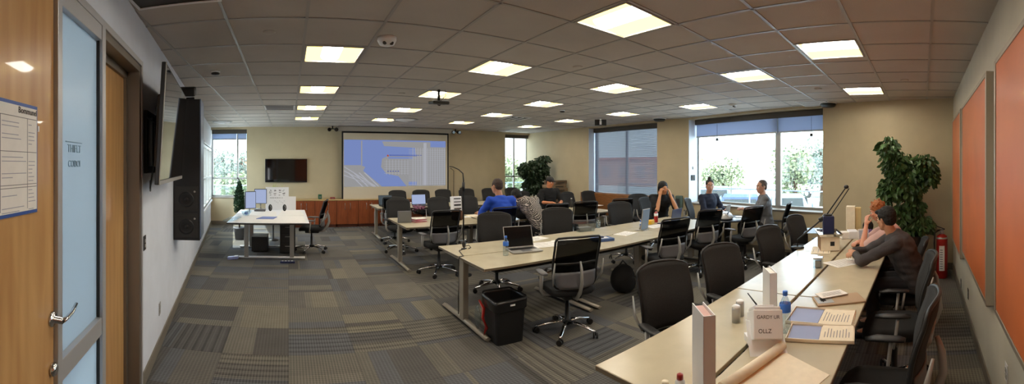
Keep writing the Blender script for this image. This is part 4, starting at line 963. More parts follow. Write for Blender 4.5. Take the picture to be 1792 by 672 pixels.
# ---- second row
flat('grey_binder', pos(708, 389.5), R(-3), .24, .05, .20, M_gplas, 'grey box file standing at the left end of the second desk row', 'box file', lambda e: MB().span(-.11, .11, -.027, -.025, .01, .19).obj('cover', mat('grey_cover', (112, 112, 110), .5), e))
e = empty('pink_papers', pos(733, 388), R(8)); 
for k, (c, a) in enumerate((((214, 120, 140), .1), ((226, 210, 214), -.15), ((200, 96, 120), .3), ((232, 226, 220), 0))):
    b = MB(); b.box((0, 0, .008+.016*k), (.24, .17, .012), (0, 0, a)); b.obj('booklet', mat('stack_%d' % k, c, .7), e)
tag(e, 'pile of pink and white booklets on the left of the second desk row', 'booklets')
e = empty('flower_pot', pos(733, 372), 0); b = MB(); b.lathe([(.001, 0), (.04, 0), (.055, .07), (.001, .07)]); b.obj('pot', M_dark, e); b = MB(); leaves(b, (0, 0, .11), (.12, .08, .05), 60, .06, seed=8); b.obj('petals', mat('mauve_petal', (150, 90, 120), .6), e); tag(e, 'low pot of mauve flowers behind the pink booklets', 'plant')
# microphone pole
p = at(806, 448); e = empty('pole_lamp', (ux(811, 5.75), 5.75, 0)); b = MB(); b.lathe([(.13, 0), (.13, .015), (.02, .03), (.001, .03)]); b.obj('base', M_black, e)
b = MB(); b.tube([(0, 0, .02), (0, 0, 1.50), (-.01, 0, 1.60), (-.06, .05, 1.66), (-.14, .08, 1.70), (-.20, .1, 1.71)], [.012, .012, .010, .008, .007, .006], 8); b.cyl((0, 0, 1.32), (0, 0, 1.46), .022); b.obj('pole', M_black, e); b = MB(); b.cyl((-.012, 0, 1.38), (-.06, 0, 1.36), .010); b.obj('clamp', M_dark, e); tag(e, 'tall thin black pole with a bent tip standing before the second desk row', 'microphone stand')
e = empty('antenna_stand', (ux(794, 9.8), 9.8, DZ)); b = MB(); b.lathe([(.06, 0), (.06, .01), (.001, .015)]); b.tube([(0, 0, 0), (0, 0, .86), (-.1, 0, .93)], .008, 8); b.obj('pole', M_dark, e); tag(e, 'short thin pole on the rearmost row in front of the screen edge', 'microphone stand')
# document rack
e = empty('document_rack', (ux(798, 7.1), 7.1, T), R(5)); b = MB(); b.box((0, 0, .24), (.19, .12, .32), (-.1, 0, 0), .008); b.span(-.06, .06, -.05, .06, 0, .09, .01); b.obj('rack_body', M_white, e)
b = MB()
for k, (z, hh_) in enumerate(((.36, .03), (.30, .025), (.24, .05), (.17, .04))): b.box((0, -.062-(z-.24)*-.1, z), (.15, .01, hh_*.6), (-.1, 0, 0), .002)
b.obj('slots', M_ink, e); tag(e, 'white document rack with dark slots on the second desk row behind the black pole', 'rack')
e = empty('wicker_basket', (ux(800, 6.75), 6.75, T)); b = MB(); b.lathe([(.001, 0), (.09, 0), (.105, .02), (.11, .16), (.10, .16), (.09, .03), (.001, .02)], seg=20); b.obj('basket', mat('brown_wicker', (112, 74, 50), .8, noise_amt=.4, noise_scale=80), e); b = MB(); b.tube([(-.1, 0, .15), (0, 0, .21), (.1, 0, .15)], .008, 6); b.obj('handle', M_bark, e); tag(e, 'round brown basket at the foot of the white document rack', 'basket')
for i, (u, v, w, d, lb, a) in enumerate(((838, 377, .45, .28, 'papers spread on the second row left of the blue-shirted man', 6), (810, 380, .30, .22, 'cream sheet on the second row beside the black pole', -12), (905, 375, .3, .22, 'white sheet on the second row right of the blue-shirted man', 10), (1040, 360, .4, .25, 'white papers on the second row near the window blinds', 0), (975, 373, .3, .2, 'pale papers beside the checked-shirt person', 15))):
    flat('paper_sheet', pos(u, v), R(a), w, d, .006, M_cream if i % 2 == 0 else M_paper, lb, 'paper', lines(6, w, d, .006))
e = empty('camera_bag', pos(915, 383), R(20)); b = MB(); b.ell((0, 0, .10), (.20, .13, .11)); b.obj('bag_body', M_blackf, e); b = MB(); b.ell((.08, -.09, .07), (.12, .06, .07)); b.obj('leather_pocket', mat('tan_leather', (176, 96, 44), .5), e); b = MB(); b.tube([(-.15, 0, .15), (-.05, .02, .26), (.1, 0, .2)], .012, 8, flat=.5); b.obj('strap', M_black, e); tag(e, 'black bag with a tan leather pocket beside the checked-shirt person', 'bag')
e = empty('small_bottle', pos(1000, 363)); b = MB(); b.lathe([(.001, 0), (.035, 0), (.035, .14), (.015, .17), (.015, .20), (.001, .2)]); b.obj('bottle_body', M_dark, e); b = MB(); b.lathe([(.001, .2), (.018, .2), (.018, .22), (.001, .22)]); b.obj('cap', M_white, e); tag(e, 'small dark bottle on the second row before the dark padded chairs', 'bottle')
flat('tissue_box', pos(978, 366), R(5), .24, .14, .12, M_dark, 'low black box on the second row right of the checked-shirt person', 'box')
e = empty('food_container', pos(918, 370)); b = MB(); b.lathe([(.001, 0), (.05, 0), (.07, .06), (.001, .062)]); b.obj('bowl', mat('orange_clay', (190, 110, 60), .6), e); b = MB(); b.ell((0, 0, .065), (.055, .055, .02)); b.obj('contents', M_cream, e); tag(e, 'small orange bowl left of the black camera bag', 'bowl')
# ---- rear row
laptop((ux(678, 9.55), 9.55, T), R(6), .36, .25, 'laptop with a dark screen at the left end of the rearmost desk row', 100, mat('dim_blue_screen', (60, 78, 96), .3), M_dark)
laptop((ux(736, 9.45), 9.45, T), R(0), .37, .26, 'laptop with a bright pale blue screen on the rearmost desk row', 100, M_screen, M_dark)
for u, v, w, lb in ((716, 355, .3, 'white papers between the two laptops of the rearmost row'), (915, 351, .35, 'crumpled pale paper at the right of the rearmost row')): flat('paper_sheet', pos(u, v), 0, w, .2, .006, M_paper, lb, 'paper', lines(5, w, .2, .006))
# ---- round dark table by the window
TX, TY = 6.78, 3.58
e = empty('round_table', (TX, TY, 0)); b = MB(); b.lathe([(.001, .70), (.44, .70), (.46, .71), (.46, .722), (.45, .73), (.001, .73)], seg=36); b.obj('tabletop', mat('dark_blue_grey_laminate', (62, 68, 80), .25), e)
b = MB(); b.lathe([(.05, .03), (.04, .1), (.04, .7), (.12, .70)], seg=16); b.obj('column', M_dark, e)
b = MB()
for k in range(4): b.tube([(0, 0, .06), (.34*math.cos(PI/2*k+.4), .34*math.sin(PI/2*k+.4), .02)], [.035, .02], 8, flat=.6)
b.obj('foot', M_dark, e); tag(e, 'dark round-topped table between the two people at the large window', 'table')
laptop((TX+.10, TY+.17, T), R(193), .33, .23, 'silver laptop seen from behind, in front of the person in the navy sweater', 100, None, M_silver)
e = empty('bicycle_helmet', (TX-.22, TY-.10, T), R(20)); b = MB(); rg = []
for i in range(8):
    a = PI/2*i/7; rg.append([(.17*math.cos(a)*math.cos(t)*(1.2), .17*math.cos(a)*math.sin(t)*.85, .02+.13*math.sin(max(a, .05))) for t in [2*PI*k/20 for k in range(20)]])
b.rings(rg); b.obj('shell', mat('silver_helmet', (186, 186, 188), .3, .2), e)
b = MB()
for k in range(3): b.tube([(-.13, -.05+.05*k, .11), (0, -.06+.06*k, .152), (.13, -.05+.05*k, .11)], .012, 6, flat=.5)
b.obj('vents', M_black, e); b = MB(); b.tube([(.18, .05, .03), (.28, .0, .02), (.25, -.1, .015), (.16, -.1, .03)], .009, 6); b.obj('strap', M_black, e); tag(e, 'silver grey helmet with black straps on the dark round table', 'helmet')
bottle(0, 0, .12, .03, 'small dark cup in front of the silver laptop on the round table', M_black, M_black, M_dark, 'travel_cup', loc=(TX-.02, TY-.02, T))
for (a, c, lb) in ((.25, .05, 'crumpled white paper by the grey-shirted man'),): flat('paper_sheet', (TX+.2, TY-.18, T), R(30), .22, .16, .01, M_paper, lb, 'paper', lines(4, .22, .16, .01))
# ---- long row
def stand_binder(u, v, h, w, d, rz, label, pink=False):
    e = empty('white_binder', pos(u, v), rz); b = MB(); b.span(-w/2, -w/2+.004, -d/2, d/2, 0, h); b.span(w/2-.004, w/2, -d/2, d/2, 0, h); b.span(-w/2, w/2, -d/2, -d/2+.004, 0, h); b.obj('cover', M_white, e)
    b = MB(); b.span(-w/2+.006, w/2-.006, -d/2+.006, d/2-.008, .004, h-.012); b.obj('pages', mat('pink_insert', (226, 186, 180), .7) if pink else M_paper, e)
    return tag(e, label, 'binder')
stand_binder(1231, 700, .385, .052, .17, R(-42), 'tall white binder standing upright at the near end of the long desk row', True)
stand_binder(1347, 545, .285, .05, .20, R(-54), 'white binder standing upright on the long desk row behind the water bottle')
for u, v, lb in ((1288, 563.5, 'nearer'), (1295, 553, 'farther')):
    e = empty('metal_shaker', pos(u, v)); b = MB(); b.lathe([(.001, 0), (.027, 0), (.028, .085), (.026, .092), (.001, .092)], seg=22); b.obj('body', M_alu, e); b = MB(); b.lathe([(.0265, .092), (.0265, .1), (.018, .106), (.001, .106)], seg=22); b.obj('lid', M_white, e); tag(e, '%s of the two small metal pots on the long desk row' % lb, 'pot', 'metal pots')
# white suggestion box on a card tent
p = at(1338, 606, DZ); e = empty('ballot_box', (p.x, p.y, T), R(-50))
RB = Matrix.Translation((0, 0, .115)) @ Matrix.Rotation(R(-24), 4, 'X') @ Matrix.Rotation(R(6), 4, 'Y')
b = MB(); b.box((0, 0, 0), (.165, .15, .15), None, .006); o = b.obj('box_body', M_white, e); o.data.transform(RB)
b = MB(); b.box((0, 0, .083), (.15, .13, .02), None, .006); b.box((0, .01, .099), (.10, .07, .012), None, .004); l = b.obj('lid', M_white, e); l.data.transform(RB)
MF = RB @ Matrix.Translation((0, -.0755, 0)) @ Matrix.Rotation(PI/2, 4, 'X')
text('marker_writing', 'GARDY UR', .026, M_ink, e, MF @ Matrix.Translation((.0, .035, 0)), .0003)
text('marker_writing', 'OLLZ', .030, M_ink, e, MF @ Matrix.Translation((-.02, -.035, 0)), .0003)
b = MB(); b.tube([(-.03, .0, .09), (-.09, .02, .17)], [.005, .003], 8); o = b.obj('pen', M_ink, e); o.data.transform(RB)
b = MB(); b.span(-.082, -.078, -.03, .03, -.03, .03); o = b.obj('side_panel', M_paper, e); o.data.transform(RB)
b = MB(); b.rings([[(-.11, -.10, 0), (-.11, -.095, .0), (-.10, .02, .15), (-.104, .015, .15)], [(.09, -.12, 0), (.09, -.115, 0), (.09, .0, .10), (.086, -.004, .10)]], smooth=False); b.box((.0, .06, .02), (.17, .12, .035)); b.obj('card_tent', M_white, e)
tag(e, 'tilted white cardboard box with a lid and black marker writing on the long desk row', 'box')
bottle(1374, 581, .245, .034, 'tall clear water bottle with blue cap on the long desk row beside the white box', labm=M_blue)
# large paper with roll
P = [at(u, v, DZ) for u, v in ((1365, 612), (1452, 657), (1400, 700), (1262, 690))]
e = empty('paper_roll', (0, 0, T)); b = MB(); b.prism([(q_.x, q_.y) for q_ in P], 0, .002); b.obj('sheet', M_cream, e)
a0, a1 = at(1370, 613, DZ), at(1262, 690, DZ); b = MB(); n = 24; dv = (a1-a0).normalized(); sv = Vector((dv.y, -dv.x, 0)); prof = []
for i in range(n): t = 2*PI*i/n; prof.append((math.cos(t)*.024, .026+math.sin(t)*.024))
b.rings([[Vector((a0.x, a0.y, 0))+sv*x+Vector((0, 0, z)) for x, z in prof], [Vector((a1.x, a1.y, 0))+sv*x*1.0+Vector((0, 0, z)) for x, z in prof]]); b.obj('rolled_edge', M_cream, e)
tag(e, 'large cream paper sheet with a rolled edge on the long desk row', 'paper roll')
# open trays / booklets
for i, (pts, lb) in enumerate(((((1386, 541), (1492, 548), (1494, 573), (1385, 569)), 'farther'), (((1384, 570), (1494, 574), (1493, 606), (1381, 598)), 'nearer'))):
    P = [at(u, v, DZ) for u, v in pts]; c = sum(P, Vector())/4; ex = (P[1]-P[0]); w = ex.length; ex.normalize(); ey = (P[0]-P[3]); d = (abs(ey.dot(Vector((-ex.y, ex.x, 0))))); rz = math.atan2(ex.y, ex.x)
    if Vector((-ex.y, ex.x, 0)).dot(ey) < 0: pass
    e = empty('display_booklet', (c.x, c.y, T+.001), rz); d = max(d, .17)
    b = MB(); b.span(-w/2, w/2, -d/2, d/2, 0, .006, .001)
    for s in (-1, 1): b.span(-w/2, w/2, s*d/2-.006*(s > 0)-0*(s < 0), s*d/2+.006*(s < 0), 0, .020, .001)
    b.span(-w/2, -w/2+.006, -d/2, d/2, 0, .020, .001); b.obj('tray', M_cream, e)
    b = MB(); b.span(-w/2+.01, -w*.02, -d/2+.01, d/2-.01, .006, .010); b.obj('blue_panel', mat('lavender_card', (150, 160, 200), .5), e)
    b = MB(); b.span(0, w/2-.006, -d/2+.01, d/2-.01, .006, .018); b.obj('page', M_cream, e)
    b = MB(); rnd = random.Random(i)
    for k in range(9): b.span(.02+w*.045*k, .024+w*.045*k, -d*.3, -d*.3+d*.6*rnd.uniform(.5, 1), .018, .0186)
    b.obj('print', M_ink2, e); tag(e, '%s of the two open shallow booklets with a lavender panel on the long desk row' % lb, 'booklet', 'open booklets')
P = at(1462, 527, DZ); 
def foldx(e):
    b = MB(); b.span(-.17, -.05, -.07, .07, .012, .0135); b.obj('grey_card', M_silver, e); b = MB(); b.span(-.14, -.10, -.03, .03, .0135, .0142); b.span(-.13, -.12, -.045, .045, .0135, .0142); b.obj('print', M_ink, e)
    b = MB(); b.box((-.03, .09, .022), (.22, .12, .006), (0, 0, .25)); b.obj('letter', M_paper, e); b = MB()
    for k in range(5): b.box((-.03, .055+.016*k, .0255), (.17-.02*(k % 2), .003, .0006), (0, 0, .25))
    b.obj('letter_print', M_ink2, e)
flat('tan_folder', (P.x+.02, P.y-.02, T), R(-62), .36, .21, .012, mat('tan_folder_card', (176, 148, 116), .6), 'tan folder with a letter on top on the long desk row', 'folder', foldx)
flat('printed_sheet', pos(1477, 460), R(-40), .36, .26, .003, M_paper, 'printed sheet beside the elbow of the man in the grey shirt', 'paper', lines(9, .36, .26, .003))
flat('paper_sheet', pos(1437, 438), R(12), .40, .22, .004, M_cream, 'crumpled cream papers by the brown cardboard box', 'paper', lines(4, .40, .22, .004))
# glass jar
e = empty('napkin_holder', pos(1432, 468), R(10)); b = MB(); b.span(-.045, .045, -.045, .045, 0, .085, .004); b.obj('glass_block', M_clear, e); b = MB(); b.span(-.03, .03, -.03, .03, .006, .07, .004); b.obj('contents', M_silver, e)
b = MB(); b.span(-.048, .048, -.048, .048, .085, .10, .004); b.obj('lid', M_chrome, e); tag(e, 'small square glass jar with a metal lid on the long desk row', 'jar')
# cardboard box with tray, blue box and folding lamp
cb_ = at(1456, 437, DZ); e = empty('cardboard_box', (cb_.x+.06, cb_.y+.06, T), R(22)); b = MB(); b.span(-.16, .16, -.11, .11, 0, .17, .004); b.obj('box_body', M_card, e)
b = MB(); b.span(-.164, -.160, -.11, .11, .005, .165); b.span(-.05, .16, -.114, -.11, .0, .165) if False else None; b.obj('white_side', M_cream, e); b = MB(); b.span(-.1635, -.1655, -.05, .0, .06, .11); b.obj('print', M_ink, e)
tag(e, 'brown cardboard box with a pale printed side on the long desk row', 'box')
tz = T+.171
e = empty('foil_tray', (cb_.x+.07, cb_.y+.06, tz), R(22)); b = MB(); w, d = .20, .13
b.rings([[(-w, -d, 0), (w, -d, 0), (w, d, 0), (-w, d, 0)], [(-w*1.08, -d*1.08, .03), (w*1.08, -d*1.08, .03), (w*1.08, d*1.08, .03), (-w*1.08, d*1.08, .03)], [(-w, -d, .03), (w, -d, .03), (w, d, .03), (-w, d, .03)], [(-w*.95, -d*.95, .008), (w*.95, -d*.95, .008), (w*.95, d*.95, .008), (-w*.95, d*.95, .008)]], smooth=False); b.obj('tray', M_chrome, e); tag(e, 'shiny foil tray on top of the brown cardboard box', 'tray')
e = empty('blue_speaker_box', (cb_.x+.10, cb_.y+.07, tz+.0105), R(18)); b = MB(); b.span(-.075, .075, -.065, .065, 0, .205, .006); b.obj('case', M_navy, e); b = MB(); b.span(-.065, .065, -.068, -.065, .01, .195); b.obj('front_grille', M_black, e); b = MB(); b.span(-.05, .05, -.04, .04, .205, .225, .004); b.obj('top_handle', M_dark, e); tag(e, 'dark blue upright box standing in the foil tray', 'speaker')
# folding lamp arm behind
lz = DZ; base = at(1436, 397, DZ+.16); e = empty('folding_desk_lamp', (cb_.x-.02, cb_.y+.42, T)); 
def rel(u, v, r):
    a = (u-X0)/F; return Vector((r*math.sin(a)-(cb_.x-.02), r*math.cos(a)-(cb_.y+.42), HC-(v-YH)/F*r-T))
rl = math.hypot(cb_.x, cb_.y+.42)
b = MB(); b.lathe([(.08, 0), (.08, .015), (.02, .025), (.001, .025)]); b.obj('base', M_black, e)
A, Bq, C = rel(1445, 378, rl), rel(1481, 327, rl), rel(1434, 386, rl)
b = MB(); b.tube([(0, 0, .02), (0, 0, .1), A], .010, 8); b.tube([A, Bq], .008, 8); b.tube([A+Vector((.03, -.05, -.01)), Bq+Vector((.02, -.03, -.02))], .006, 8); b.ell(Bq, (.03, .03, .025)); b.obj('arm', M_black, e)
b = MB(); b.tube([A, C], [.02, .03], 10); b.ell(A, (.045, .035, .03)); b.obj('lamp_head', M_black, e); tag(e, 'black folding desk lamp with a long slanted double arm on the long desk row', 'desk lamp')
# cream carton rolls and boxes further back
for i, (u, v, w, d, h, m, lb) in enumerate(((1489, 401, .21, .14, .36, M_cream, 'tall cream carton standing at the far end of the long desk row'), (1500, 401, .10, .12, .34, mat('cream_yellow', (226, 204, 150), .8), 'narrow yellowish carton right of the tall cream carton'), (1492, 416, .20, .13, .10, M_white, 'small white box before the tall cream carton'), (1478, 417, .14, .1, .09, M_paper, 'little pale box left of the small white box'))):
    p_ = pos(u, v); e = empty('carton', p_, R(8+5*i)); b = MB(); b.span(-w/2, w/2, -d/2, d/2, 0, h, .006); b.obj('carton_body', m, e); b = MB(); b.span(-w/2*.7, w/2*.7, -d/2-.002, -d/2, h*.25, h*.6); b.obj('label_patch', M_card if i == 2 else m, e); tag(e, lb, 'carton')
e = empty('photo_stand', pos(1511, 428), R(-60)); b = MB(); b.box((0, 0, .10), (.14, .02, .19), (-.15, 0, 0), .004); b.obj('frame', M_white, e); b = MB(); b.box((0, -.012, .10), (.12, .004, .16), (-.15, 0, 0)); b.obj('picture', mat('pale_blue_picture', (190, 200, 216), .4), e); b = MB(); b.box((0, .05, .05), (.03, .09, .1), None, .003); b.obj('easel', M_silver, e); tag(e, 'white framed stand in front of the ginger-haired person', 'stand')
e = empty('stapler', pos(1500, 430), R(-40)); b = MB(); b.span(-.07, .07, -.02, .02, 0, .015, .004); b.box((0, 0, .035), (.14, .03, .02), (0, -.15, 0), .005); b.obj('body', M_dark, e); b = MB(); b.span(-.06, .06, -.01, .01, .045, .05, .002); b.obj('top_plate', M_alu, e); tag(e, 'small dark stapler near the hand of the man in the grey shirt', 'stapler')
p_ = pos(1519, 409); e = empty('knit_hat', p_); b = MB(); b.ell((0, 0, .11), (.08, .08, .09)); b.obj('hat_crown', M_blackf, e); b = MB(); b.ell((-.03, -.02, .05), (.05, .05, .04)); b.ell((0, 0, .03), (.075, .075, .03)); b.obj('scarf', mat('violet_cloth', (120, 96, 160), .9), e); tag(e, 'small black hat over violet cloth at the far end of the long row', 'hat')
flat('blue_sheet', pos(1421, 404, DZ), R(10), .5, .2, .006, mat('pale_blue_card', (170, 195, 225), .5), 'pale blue sheet at the far end of the long desk row', 'paper')
# red-capped glue bottle, white cap
e = empty('glue_bottle', pos(1190, 690)); b = MB(); b.lathe([(.001, 0), (.022, 0), (.022, .055), (.012, .066), (.001, .066)]); b.obj('bottle_body', M_white, e); b = MB(); b.lathe([(.015, .066), (.014, .086), (.009, .089), (.001, .093)]); b.obj('cap', M_red, e); tag(e, 'small white bottle with a red cap at the bottom edge on the long desk row', 'bottle')
e = empty('white_jar', pos(1164, 684)); b = MB(); b.lathe([(.001, 0), (.014, 0), (.014, .03), (.001, .03)]); b.obj('jar_body', M_clear, e); b = MB(); b.lathe([(.015, .03), (.015, .042), (.001, .043)]); b.obj('lid', M_cream, e); tag(e, 'little cream-lidded jar left of the red-capped bottle', 'jar')
e = empty('wooden_pick', pos(1247, 682), 0); b = MB(); b.tube([(0, 0, 0), (0, 0, .03), (0, 0, .055)], [.01, .009, .001], 8); b.obj('cone', mat('wood_tan', (190, 150, 90), .7), e); tag(e, 'small pointed wooden cone beside the tall white binder', 'cone')
# ================================================================== WALL / FLOOR THINGS NEAR THE WINDOWS
# soap dispenser etc. on the column
def colp(u, v, X=XB): a = (u-X0)/F; r = X/math.sin(a); return Vector((X, r*math.cos(a), HC-(v-YH)/F*r))
p_ = colp(1191, 353); e = empty('sanitizer_dispenser', p_, 0); b = MB(); b.span(-.12, 0, -.085, .085, -.15, .15, .03, 3); b.obj('housing', mat('green_grey_plastic', (72, 88, 78), .45), e); b = MB(); b.span(-.13, -.12, -.05, .05, -.1, .08, .004); b.obj('front_window', M_dark, e); b = MB(); b.tube([(-.04, 0, -.15), (-.03, .02, -.45), (-.02, .0, -.9)], .012, 6); b.obj('pipe', M_dark, e); tag(e, 'grey-green dispenser on the tan wall column by the large window', 'dispenser')
p_ = colp(1196, 395) ; wallplate('wall_outlet', None, Matrix.Translation(colp(1207, 372)+Vector((-.001, .12, 0))) @ Matrix.Rotation(PI, 4, 'Z'), 'dark outlet on the wall column below the grey-green dispenser', 'outlet')
RJ = MR @ Matrix.Translation((.13, sA1, 0))
def jamb(name, u, v, w, h, m, label, cat):
    q_ = RJ @ Vector((0, 0, 0)); z = zat(q_.x, q_.y, v); e = empty(name); e.matrix_world = MR @ Matrix.Translation((.13 if u > 1215 else .08, sA1, z)); b = MB(); b.span(-w/2, w/2, -.03, 0, -h/2, h/2, .006); b.obj('housing', m, e); b = MB(); b.span(-w*.3, w*.3, -.034, -.03, -h*.2, h*.3, .002); b.obj('face', M_dark if m is M_black else M_silver, e); tag(e, label, cat)
jamb('thermostat', 1219, 311, .13, .13, M_black, 'black thermostat on the light window jamb beside the column', 'thermostat')
jamb('blind_switch', 1221, 294, .03, .07, M_silver, 'small grey switch above the black thermostat', 'switch')
# long wooden box & cushions under the blinds window
e = empty('wooden_bench', (XB-.20, (yb1+yb2)/2, 0)); b = MB(); b.span(-.16, .16, -(yb2-yb1)/2+.05, (yb2-yb1)/2-.05, .42, .98, .01); b.obj('panel', M_woodsill, e); 
for s in (-1, 1): b = MB(); b.span(-.14, .14, s*((yb2-yb1)/2-.1)-.03, s*((yb2-yb1)/2-.1)+.03, 0, .42); b.obj('leg', M_woodsill, e); tag(e, 'long orange-brown wooden planter box below the blinds window', 'planter')
# stack of folded cardboard beside the tree
for i in range(6):
    e = empty('cardboard_stack', (7.42+.04*(i % 2), 9.6, .60+.115*i if i else .60), R(4*i)); b = MB(); b.span(-.36+.03*(i % 3), .36, -.2, .2, 0, .10, .008); b.obj('flat_carton', mat('drab_card_%d' % (i % 3), ((128, 108, 88), (146, 124, 100), (110, 92, 76))[i % 3], .85), e); b = MB(); b.span(-.2, .2, -.203, -.2, .02, .05); b.obj('tape', M_dark, e)
    tag(e, '%s folded brown carton of the stack right of the capped person' % ('lowest', 'second lowest', 'third from the bottom', 'third from the top', 'second from the top', 'topmost')[i], 'carton', 'stacked cartons')
e = empty('low_cupboard', (7.42, 9.62, 0)); b = MB(); b.span(-.42, .42, -.24, .24, 0, .585, .006); b.obj('carcass', M_dark, e); b = MB(); b.span(-.4, -.005, -.25, -.24, .02, .57); b.span(.005, .4, -.25, -.24, .02, .57); b.obj('door', M_gplas, e); tag(e, 'low dark cupboard beneath the stacked cartons', 'cupboard')
# fire extinguisher
e = empty('fire_extinguisher', (6.22, -.30, 0)); b = MB(); b.lathe([(.001, 0), (.085, 0), (.09, .01), (.09, .60), (.08, .64), (.03, .67), (.03, .69), (.001, .69)], seg=28); b.obj('cylinder', M_red, e)
b = MB(); b.lathe([(.032, .665), (.035, .70), (.02, .72), (.001, .72)]); b.span(-.02, .02, -.02, .02, .69, .75, .004); b.obj('valve', M_alu, e)
b = MB(); b.box((-.02, .05, .78), (.02, .20, .012), (.35, 0, 0), .003); b.box((-.02, .04, .735), (.02, .16, .010), (-.05, 0, 0), .003); b.obj('lever', M_black, e)
b = MB(); b.tube([(0, .03, .73), (-.06, .11, .70), (-.08, .12, .55), (-.07, .115, .30), (-.07, .11, .2)], .012, 8); b.obj('hose', M_black, e)
b = MB(); rg = []
for z in (.12, .50): rg.append([(.0915*math.cos(a), .0915*math.sin(a), z) for a in [R(150+i*6) for i in range(10)]])
b.rings(rg, closed=False, cap=False); b.obj('instruction_label', M_paper, e); b = MB()
for k in range(9): z = .15+.035*k; b.rings([[(.0925*math.cos(R(a)), .0925*math.sin(R(a)), zz) for a in (158, 165, 172, 179, 186)] for zz in (z, z+.012)], closed=False, cap=False)
b.obj('label_print', M_ink2, e); b = MB(); b.lathe([(.0912, .60), (.0912, .625), (.09, .625), (.09, .60)], seg=28, cap=False); b.obj('band', M_silver, e)
tag(e, 'red fire extinguisher with a white label on the carpet in the right corner', 'fire extinguisher')
# ficus tree in the right corner
e = empty('potted_ficus', (6.22, .22, 0)); b = MB(); b.lathe([(.001, 0), (.15, 0), (.17, .02), (.21, .62), (.215, .66), (.19, .66), (.18, .60), (.001, .60)], seg=28); b.obj('planter', M_black, e)
b = MB(); b.lathe([(.001, .60), (.18, .60), (.18, .615), (.001, .62)], seg=24); b.obj('soil', M_soil, e)
b = MB(); b.tube([(0, 0, .6), (.01, .02, .9), (-.01, -.02, 1.2), (0, .05, 1.5), (0, .16, 1.9)], [.03, .026, .022, .018, .008], 8); b.tube([(.02, -.02, .6), (-.02, -.03, .95), (.02, -.02, 1.2), (.0, -.16, 1.6), (0, -.28, 1.8)], [.024, .022, .02, .014, .006], 8); b.tube([(0, 0, 1.1), (-.05, .15, 1.3), (-.05, .3, 1.4)], [.016, .012, .006], 8); b.obj('trunk', M_bark, e)
b = MB()
# crown lobes: y local = left in the photo (+Y), x depth
for i, (y, z, ry, rz, n) in enumerate(((.30, 2.02, .15, .17, 330), (.18, 1.78, .24, .20, 520), (-.04, 1.62, .24, .20, 480), (-.26, 1.72, .18, .22, 430), (-.33, 1.55, .12, .12, 180), (.27, 1.36, .18, .22, 460), (.0, 1.36, .24, .18, 430), (-.10, 1.10, .16, .12, 230), (.12, 1.00, .16, .14, 260), (-.18, .82, .20, .16, 330), (.06, .76, .18, .12, 240))):
    leaves(b, (0, y, z), (.20, ry, rz), int(n*.75), .10, seed=20+i, droop=.8)
b.obj('foliage', M_leaf, e); tag(e, 'large potted ficus tree in the right corner behind the seated man', 'plant')
# second tree near the back window
e = empty('potted_fig_tree', (ux(936, 10.3)-.05, 10.3, 0)); b = MB(); b.lathe([(.001, 0), (.18, 0), (.22, .4), (.2, .4), (.001, .36)], seg=24); b.obj('planter', M_gplas, e); b = MB(); b.tube([(0, 0, .36), (.02, 0, .8), (-.05, 0, 1.2), (.1, 0, 1.7)], [.03, .026, .02, .01], 8); b.tube([(.02, 0, .8), (.15, 0, 1.3), (.2, 0, 1.7)], [.02, .016, .01], 8); b.obj('trunk', M_bark, e)
b = MB()
for i, (x, z, rx, rz, n) in enumerate(((-.28, 1.62, .22, .24, 420), (.0, 1.50, .30, .30, 600), (.28, 1.60, .22, .32, 420), (.36, 1.92, .16, .14, 160), (.02, 1.12, .38, .24, 560), (.10, 1.80, .18, .12, 160))): leaves(b, (x, 0, z), (rx, .28, rz), n, .12, seed=40+i, droop=.7)
b.obj('foliage', mat('dark_fig_green', (44, 66, 40), .5, c2=(28, 46, 28), noise_scale=8), e); tag(e, 'bushy potted fig tree by the far right window', 'plant')
# ================================================================== OUTSIDE
GZ = -.55
b = MB(); b.span(-60, 90, -60, 110, GZ-.1, GZ); g = b.obj('terrace_ground', mat('pale_concrete', (232, 230, 226), .9, noise_amt=.08, noise_scale=.6)); struct(g)
M_tree1 = mat('sunlit_tree_green', (150, 158, 122), .8, c2=(116, 128, 98), noise_scale=1.2); M_tree2 = mat('grey_green_tree', (132, 142, 126), .8, c2=(106, 118, 110), noise_scale=1.5)
def tree(u, r, h, w, m, label, seed, n=2000):
    h += .45; a = (u-X0)/F; e = empty('outdoor_tree', (r*math.sin(a), r*math.cos(a), GZ)); b = MB(); b.tube([(0, 0, 0), (0, 0, h*.5), (.2, .1, h*.8)], [.16, .12, .05], 8); b.obj('trunk', M_bark, e)
    b = MB(); rnd = random.Random(seed)
    for k in range(6): leaves(b, (rnd.uniform(-.4, .4)*w, rnd.uniform(-.4, .4)*w, h*rnd.uniform(.42, .78)), (w*.42, w*.42, h*.24), n//6, .14, seed=seed*10+k, sq=1.5)
    b.obj('foliage', m, e); tag(e, label, 'tree', 'trees outside the windows')
tree(1265, 22.8, 2.35, 1.5, M_tree1, 'rounded pale green tree outside the left pane of the large window', 1)
tree(1392, 18, 3.1, 1.4, M_tree1, 'leafy green tree outside the right pane, left of the two', 2)
tree(1438, 22.5, 3.6, 1.6, M_tree2, 'grey-green tree outside the right pane, at the window edge', 3)
tree(418, 24, 3.0, 1.6, M_tree2, 'dark round tree outside the left corner window', 4)
tree(386, 28, 3.0, 1.3, M_tree2, 'smaller tree at the left side of the left corner window', 5)
tree(402, 17, 1.7, 1.5, M_tree1, 'light green shrub low outside the left corner window', 6)
tree(900, 20, 2.4, 1.3, M_tree1, 'yellow-green tree outside the far right corner window', 7)
tree(920, 26, 2.8, 1.6, M_tree1, 'taller pale tree outside the far right corner window', 8)
